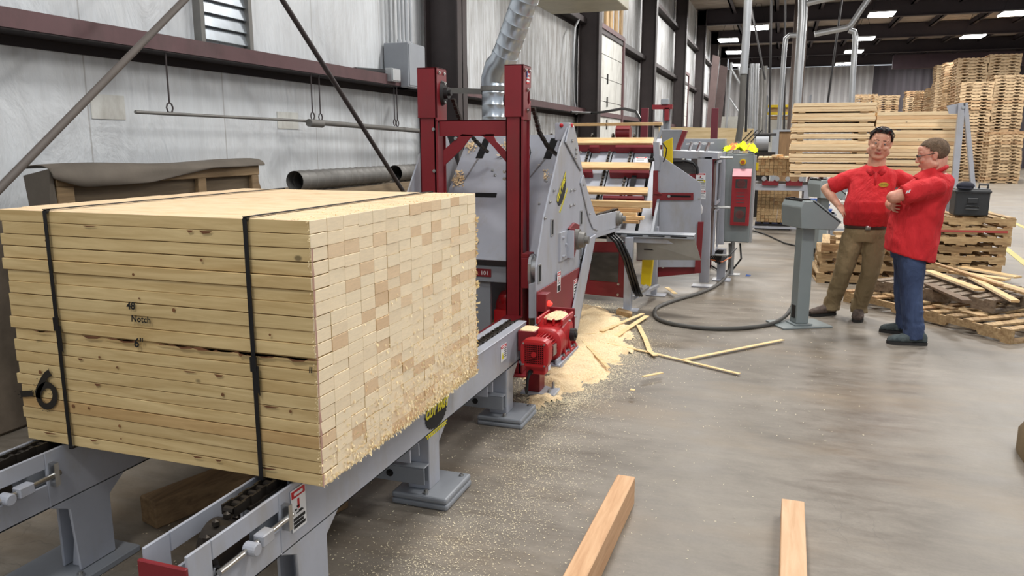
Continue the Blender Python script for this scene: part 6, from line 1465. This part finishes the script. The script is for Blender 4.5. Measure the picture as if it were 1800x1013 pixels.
def face_bits(par, T, mskin, iris, brow):
    q = T.to_quaternion(); s = T.to_scale().x
    for sx in (-1, 1):
        m = MB(); m.ball(T @ V((sx * .031, .081, .012)), .0100 * s, 12); e = bake(m, 'eye', 'eyew', par)
        m = MB(); m.ball(T @ V((sx * .031, .0905, .012)), V((.0052, .0042, .0052)) * s, 10, q); bake(m, 'iris', plain('iris', iris, .2), e if False else par)
        m = MB(); m.cap(T @ V((sx * .018, .089, .0225)), T @ V((sx * .044, .082, .0215)), .0048 * s, .004 * s, 8); bake(m, 'eyelid', mskin, par)
        m = MB(); m.cap(T @ V((sx * .016, .089, .036)), T @ V((sx * .05, .076, .037)), .0042 * s, .0032 * s, 8); bake(m, 'eyebrow', brow, par)
    m = MB(); m.cap(T @ V((-.02, .0935, -.056)), T @ V((.02, .0935, -.056)), .0042 * s, .0042 * s, 8); m.cap(T @ V((-.016, .0935, -.063)), T @ V((.016, .0935, -.063)), .005 * s, .005 * s, 8); m.ball(T @ V((0, .098, -.0595)), V((.008, .005, .007)) * s, 8, q); bake(m, 'lips', 'lip', par)
def hair(par, T, mat, front, side_z, back_z, thick=.008, name='hair'):
    n, h = 40, 22; vs = []; keep = {}
    C = V((0, -.012, .035)); Rr = V((.076 + thick, .096 + thick, .085 + thick)); s = T.to_scale().x
    m = MB(); grid = []
    for i in range(h + 1):
        th = math.pi * .9 * i / h
        for j in range(n):
            ph = 2 * math.pi * j / n; p = C + V((Rr.x * math.sin(th) * math.cos(ph), Rr.y * math.sin(th) * math.sin(ph), Rr.z * math.cos(th)))
            grid.append(p)
    def ok(p):
        lim = front if p.y > .035 else (front + (side_z - front) * min(1, (.035 - p.y) / .035) if p.y > 0 else side_z + (back_z - side_z) * min(1, -p.y / .06))
        if p.y > .0 and abs(p.x) > .055: lim = min(lim, side_z + (front - side_z) * min(1, p.y / .05))
        return p.z > lim
    vs = [T @ (p + (p - C).normalized() * (.003 * NZ.noise(p * 60))) for p in grid]; fs = []
    for i in range(h):
        for j in range(n):
            a = [i * n + j, (i + 1) * n + j, (i + 1) * n + (j + 1) % n, i * n + (j + 1) % n]
            if all(ok(grid[k]) for k in a): fs.append(a)
    m.add(vs, fs); ob = bake(m, name, mat, par); sl_ = ob.modifiers.new('s', 'SOLIDIFY'); sl_.thickness = .012 * s; sl_.offset = -1; return ob
def shoe(par, heel, ang, mat, L=.3, nm='shoe'):
    hx = V((heel[0], heel[1], 0)); d = V((math.cos(ang), math.sin(ang), 0)); w_ = V((-d.y, d.x, 0)); m = MB(); rings = []
    for f, hw, top in ((0, .028, .08), (.06, .038, .11), (.2, .043, .125), (.38, .046, .118), (.55, .053, .095), (.75, .057, .08), (.9, .05, .07), (1.0, .026, .048)):
        c = hx + d * L * f + Z_ * ((top + .02) / 2); rings.append((c, w_ * hw, Z_ * ((top - .02) / 2)))
    m.loft(rings, 18, 2.6); s = bake(m, nm, mat, par, .006, 3, lambda p, n: .0025 * NZ.noise(p * 40))
    m = MB(); pl = []
    for f, hw in ((-.01, .024), (.05, .038), (.25, .042), (.45, .043), (.7, .054), (.88, .05), (.98, .034), (1.02, .012)): pl.append((f, hw))
    pts = [hx + d * L * f + w_ * hw for f, hw in pl] + [hx + d * L * f - w_ * hw for f, hw in pl[::-1]]; m.prism(pts, Z_ * .026); o_ = bake(m, 'sole', 'sole', par); o_.data.polygons.foreach_set('use_smooth', [False] * len(o_.data.polygons)); o_.parent = s; o_.location = (0, 0, 0)
    m = MB()
    for k in range(4): f = .38 + .07 * k; z_ = .113 - .013 * k; c = hx + d * L * f + Z_ * z_; m.cyl(c - w_ * .022, c + w_ * .022, .0035, n=6)
    l_ = bake(m, 'lace', 'dark', par); l_.parent = s
    return s
def legs(mb, hip, knee, ank, r, n=16):
    hip, knee, ank = map(V, (hip, knee, ank)); pts = [hip, hip.lerp(knee, .5), knee, knee.lerp(ank, .5), ank]; mb.tube(pts, [r[0], (r[0] + r[1]) / 2 + .005, r[1], (r[1] + r[2]) / 2 + .004, r[2]], n); mb.ball(knee, r[1] * 1.0, n)
def headT(c, yaw, pitch, roll, s):
    """yaw 0 faces +Y; angles in degrees"""
    return Matrix.Translation(V(c)) @ Matrix.Rotation(R(yaw), 4, 'Z') @ Matrix.Rotation(R(pitch), 4, 'X') @ Matrix.Rotation(R(roll), 4, 'Y') @ Matrix.Scale(s, 4)
folds = lambda amp, f=(9, 9, 5): (lambda p, n: amp * (NZ.noise(V((p.x * f[0], p.y * f[1], p.z * f[2] + p.x * 6))) + .6 * NZ.noise(V((p.x * 22, p.y * 22, p.z * 14)))))
# ------------------------------------------------------------ man with hands on hips
CY = 8.02
A_ = thing('person', (.80, CY, 0), 'man in red polo shirt and khaki trousers, hands on hips, sunglasses on his head', 'person')
TA = headT((.862, CY - .03, 1.70), 180 - 6, -10, -9, 1.18)
def torsoA(m, g):
    R_ = [(.93, .80, .19, .155, -.0), (.99, .80, .196, .175, -.02), (1.07, .80, .200, .20, -.045), (1.16, .802, .198, .195, -.045), (1.27, .815, .192, .16, -.02), (1.36, .828, .205, .135, .0), (1.42, .835, .20, .115, .01), (1.46, .838, .145, .09, .015), (1.492, .842, .08, .07, .01)]
    m.loft([((cx, CY + dy, z), (hw + g, 0, 0), (0, hd + g, 0)) for z, cx, hw, hd, dy in R_], 28, 2.3)
shR, elR, wrR = V((.645, CY + .02, 1.385)), V((.428, CY + .09, 1.262)), V((.545, CY - .05, 1.115))
shL, elL, wrL = V((1.04, CY + .02, 1.39)), V((1.262, CY + .1, 1.262)), V((1.075, CY - .04, 1.135))
m = MB(); torsoA(m, -.02); head_parts(m, TA, 1.24); m.cap((.845, CY + .01, 1.47), TA @ V((0, -.015, -.05)), .08, .074, 16); m.ball(TA @ V((0, .03, -.095)), (.052, .045, .035), 12)
for sh, el, wr, hd_ in ((shR, elR, wrR, V((.62, -.5, -.55))), (shL, elL, wrL, V((-.6, -.55, -.2)))):
    m.cap(sh, el, .056, .046, 14); m.cap(el, el.lerp(wr, .35), .046, .047, 14); m.cap(el.lerp(wr, .35), wr, .047, .03, 14)
    sd_ = V((0, .3, 1)) if sh is shR else V((0, .2, 1)); hand(m, wr, hd_, V((.1, .6, .6)), V((.5 if sh is shR else -.5, .6, -.2)), .45, .98)
legs(m, (.71, CY, .9), (.64, CY - .02, .5), (.565, CY + .16, .09), (.085, .055, .04)); legs(m, (.89, CY, .9), (.875, CY - .03, .49), (.815, CY + .12, .09), (.085, .055, .04)); m.ball((.8, CY, .9), (.17, .12, .1), 16)
bodyA = bake(m, 'body', 'skinA', A_, .0052, 3)
face_bits(A_, TA, 'skinA', rgb(60, 70, 80), 'hairA')
hair(A_, TA, 'hairA', .086, -.006, -.07, .011)
m = MB(); torsoA(m, .006)
for sh, el in ((shR, elR), (shL, elL)):
    e = sh.lerp(el, .80); m.tube([sh + V((0, 0, .0)), sh.lerp(el, .4), e], [.076, .08, .079], 18); m.ball(sh, .075, 16); m.cap((.842, CY + .01, 1.43), sh, .06, .072, 14)
sA = bake(m, 'polo_shirt', 'polo', A_, .0085, 6, folds(.010))
m = MB(); m.tube([V((.842 + .078 * math.cos(a), CY + .012 - .078 * math.sin(a) * 1.0, 1.487 - .04 * max(0, math.sin(a)) + .006)) for a in [k * math.pi / 10 for k in range(20)]], .014, 8, closed=True); 
for s in (-1, 1): m.prism([(.842 + s * .008, CY - .095, 1.43), (.842 + s * .07, CY - .065, 1.485), (.842 + s * .085, CY - .085, 1.44), (.842 + s * .045, CY - .125, 1.405)], (0, -.008, .004))
c_ = bake(m, 'collar', 'polo2', A_); c_.parent = sA
m = MB(); m.prism([(.83, CY - .118, 1.44), (.848, CY - .118, 1.44), (.842, CY - .165, 1.30), (.822, CY - .165, 1.30)], (0, -.006, 0)); c_ = bake(m, 'placket', 'polo2', A_); c_.parent = sA
m = MB(); ex = V((.905, CY - .168, 1.325)); m.prism([ex + V((.035 * math.cos(a) * (1.25 if abs(math.cos(a)) > .5 else 1), 0.02 * math.cos(a), .022 * math.sin(a))) for a in [k * math.pi / 8 for k in range(16)]], (0, -.008, 0)); em = m.build('chest_emblem', paint('gold thread', rgb(196, 170, 60), .8), sA)
text_mesh('CUTFAST', .022, ex + V((-.04, -.026, -.007)), V((1, .35, 0)), Z_, 'ink', 'lettering', em, .003, .2)
m = MB(); m.loft([((.80, CY - .0, z), (.188, 0, 0), (0, .152, 0)) for z in (.905, .945)], 28, 2.3); bl = bake(m, 'belt', 'belt', A_)
m = MB(); m.box(.785, .83, CY - .165, CY - .15, .902, .948); b_ = bake(m, 'buckle', 'steel', A_); b_.parent = bl
m = MB(); m.loft([((.80, CY, z), (hw, 0, 0), (0, hd, 0)) for z, hw, hd in ((.78, .17, .125), (.86, .188, .145), (.93, .183, .148))], 26, 2.4)
legs(m, (.705, CY, .84), (.64, CY - .02, .5), (.568, CY + .155, .12), (.107, .085, .074)); legs(m, (.893, CY, .84), (.875, CY - .03, .49), (.815, CY + .115, .12), (.107, .084, .074))
for c in ((.568, CY + .155), (.815, CY + .115)): m.tube([(c[0], c[1], .18), (c[0], c[1] - .005, .055)], [.077, .083], 16)
bake(m, 'trousers', 'khaki', A_, .0085, 5, lambda p, n: .006 * NZ.noise(V((p.x * 8, p.y * 8, p.z * (22 if p.z < .35 else 7)))) + .003 * NZ.noise(p * 25))
shoe(A_, (.605, CY + .20), R(214), 'bootA', .29, 'boot'); shoe(A_, (.825, CY + .17), R(262), 'bootA', .29, 'boot')
# sunglasses pushed up on his hair
for s in (-1, 1):
    m = MB(); m.ball(TA @ V((s * .034, .058, .112)), V((.03, .014, .021)) * 1.18, 14, TA.to_quaternion()); g_ = bake(m, 'sunglasses' if s < 0 else 'sunglass_lens', 'lens', A_)
m = MB()
for s in (-1, 1): m.tube([TA @ V((s * .064, .05, .11)), TA @ V((s * .088, .0, .075)), TA @ V((s * .088, -.05, .05))], .004, 6)
m.tube([TA @ V((-.01, .07, .115)), TA @ V((.01, .07, .115))], .004, 6); bake(m, 'glasses_frame', 'dark', A_)
# ------------------------------------------------------------ man with folded arms
BY = 7.36; kx = 1.022
B_ = thing('person', (1.12, BY, 0), 'man in red polo shirt and blue jeans with folded arms and glasses, standing in profile', 'person')
def bz(z): return 1.7 + (z - 1.7) * 1.02
TB = headT((1.205, BY, 1.60), 90 - 4, -12, 0, 1.16)
RB = [(.765, .885, 1.262, .222, .052), (.88, .885, 1.272, .222, .03), (1.04, .895, 1.285, .205, .0), (1.17, .925, 1.305, .205, 0), (1.29, .985, 1.335, .21, 0), (1.36, 1.045, 1.345, .205, 0), (1.41, 1.09, 1.34, .165, 0), (1.455, 1.14, 1.315, .10, 0)]
def torsoB(m, g, start=0):
    m.loft([(((xf + xb) / 2 * kx, BY, bz(z)), (-(xb - xf) / 2 * kx - g, 0, tl), (0, hw + g, 0)) for z, xf, xb, hw, tl in RB[start:]], 28, 2.2)
sL, eL, wL = V((1.21, BY - .2, 1.345)), V((.895, BY - .28, 1.262)), V((.93, BY - .03, 1.235))
sR, eR, wR = V((1.205, BY + .2, 1.36)), V((.95, BY + .24, 1.17)), V((.93, BY - .02, 1.17))
m = MB(); torsoB(m, -.02, 1); head_parts(m, TB, 1.2); m.cap((1.225, BY, 1.42), TB @ V((0, -.02, -.05)), .072, .066, 16); m.ball(TB @ V((0, .03, -.10)), (.045, .05, .04), 12); m.cap(TB @ V((0, -.055, -.03)), (1.255, BY, 1.44), .045, .06, 14)
for sh, el, wr, dd, up_, nn in ((sL, eL, wL, V((.1, 1, -.1)), V((0, 0, 1)), V((1, 0, 0))), (sR, eR, wR, V((.05, -1, .0)), V((0, 0, 1)), V((1, .0, 0)))):
    m.cap(sh, el, .06, .05, 14); m.cap(el, el.lerp(wr, .4), .05, .05, 14); m.cap(el.lerp(wr, .4), wr, .05, .032, 14); hand(m, wr, dd, up_, nn, .35, .98)
legs(m, (1.09, BY - .1, .85), (1.12, BY - .13, .47), (1.16, BY - .17, .09), (.085, .055, .04)); legs(m, (1.09, BY + .1, .85), (1.11, BY + .16, .47), (1.15, BY + .22, .09), (.085, .055, .04)); m.ball((1.1, BY, .86), (.12, .16, .12), 16)
bodyB = bake(m, 'body', 'skinB', B_, .0052, 3)
face_bits(B_, TB, 'skinB', rgb(70, 80, 90), 'hairB')
hair(B_, TB, 'hairB', .078, .006, -.09, .006)
m = MB(); torsoB(m, .008)
for sh, el in ((sL, eL), (sR, eR)):
    e = sh.lerp(el, .78); m.tube([sh, sh.lerp(el, .4), e], [.088, .087, .084], 18); m.ball(sh, .088, 16)
m.tube([(1.19, BY, 1.36), (1.245, BY, 1.475)], [.14, .09], 18)
def fb_(p, n): return folds(.012, (6, 10, 4))(p, n) + (.005 * math.sin(26 * (p.z + p.x * .9)) * max(0, 1 - abs(p.z - 1.1) / .3) if p.x > 1.15 else 0)
sB = bake(m, 'polo_shirt', 'polo', B_, .0085, 6, fb_)
m = MB(); m.tube([V((1.228 + .088 * math.cos(a), BY + .082 * math.sin(a), 1.462 + .045 * math.cos(a))) for a in [k * math.pi / 10 for k in range(20)]], .018, 8, closed=True); c_ = bake(m, 'collar', 'polo2', B_); c_.parent = sB
m = MB(); ec = sL.lerp(eL, .66); dd = (eL - sL).normalized(); up2 = V((0, -.2, 1)).normalized(); fr = V((0, -1, 0)); o0 = ec + V((0, -.092, .035))
for i, sh_ in enumerate((-.012, .006)): m.prism([o0 + dd * (sh_), o0 + dd * (sh_ + .012), o0 + dd * (sh_ + .020) - up2 * .024, o0 + dd * (sh_ + .008) - up2 * .024], (0, -.004, 0))
m.build('sleeve_mark', 'white', sB)
m = MB(); m.loft([((1.095, BY, z), (hd, 0, 0), (0, hw, 0)) for z, hd, hw in ((.72, .135, .17), (.82, .15, .18), (.88, .14, .17))], 24, 2.3)
legs(m, (1.10, BY - .09, .80), (1.12, BY - .13, .47), (1.165, BY - .17, .12), (.118, .09, .078)); legs(m, (1.10, BY + .09, .80), (1.11, BY + .16, .47), (1.155, BY + .22, .12), (.118, .09, .078))
for c in ((1.165, BY - .17), (1.155, BY + .22)): m.tube([(c[0], c[1], .18), (c[0] + .005, c[1], .05)], [.08, .088], 16)
bake(m, 'jeans', 'denim', B_, .0085, 5, lambda p, n: .007 * NZ.noise(V((p.x * 7, p.y * 7, p.z * (20 if p.z < .3 else 6)))) + .003 * NZ.noise(p * 25))
shoe(B_, (1.27, BY - .18), R(186), 'bootB', .31); shoe(B_, (1.26, BY + .21), R(176), 'bootB', .31)
m = MB()
for s in (-1, 1):
    m.tube([TB @ V((s * .031 + .024 * math.cos(a), .1, .008 + .016 * math.sin(a))) for a in [k * math.pi / 6 for k in range(12)]], .0022, 6, closed=True)
    m.tube([TB @ V((s * .056, .1, .012)), TB @ V((s * .084, .06, .014)), TB @ V((s * .087, -.012, .014))], .0025, 6)
m.tube([TB @ V((-.008, .102, .012)), TB @ V((.008, .102, .012))], .002, 6); bake(m, 'glasses', 'dark', B_)
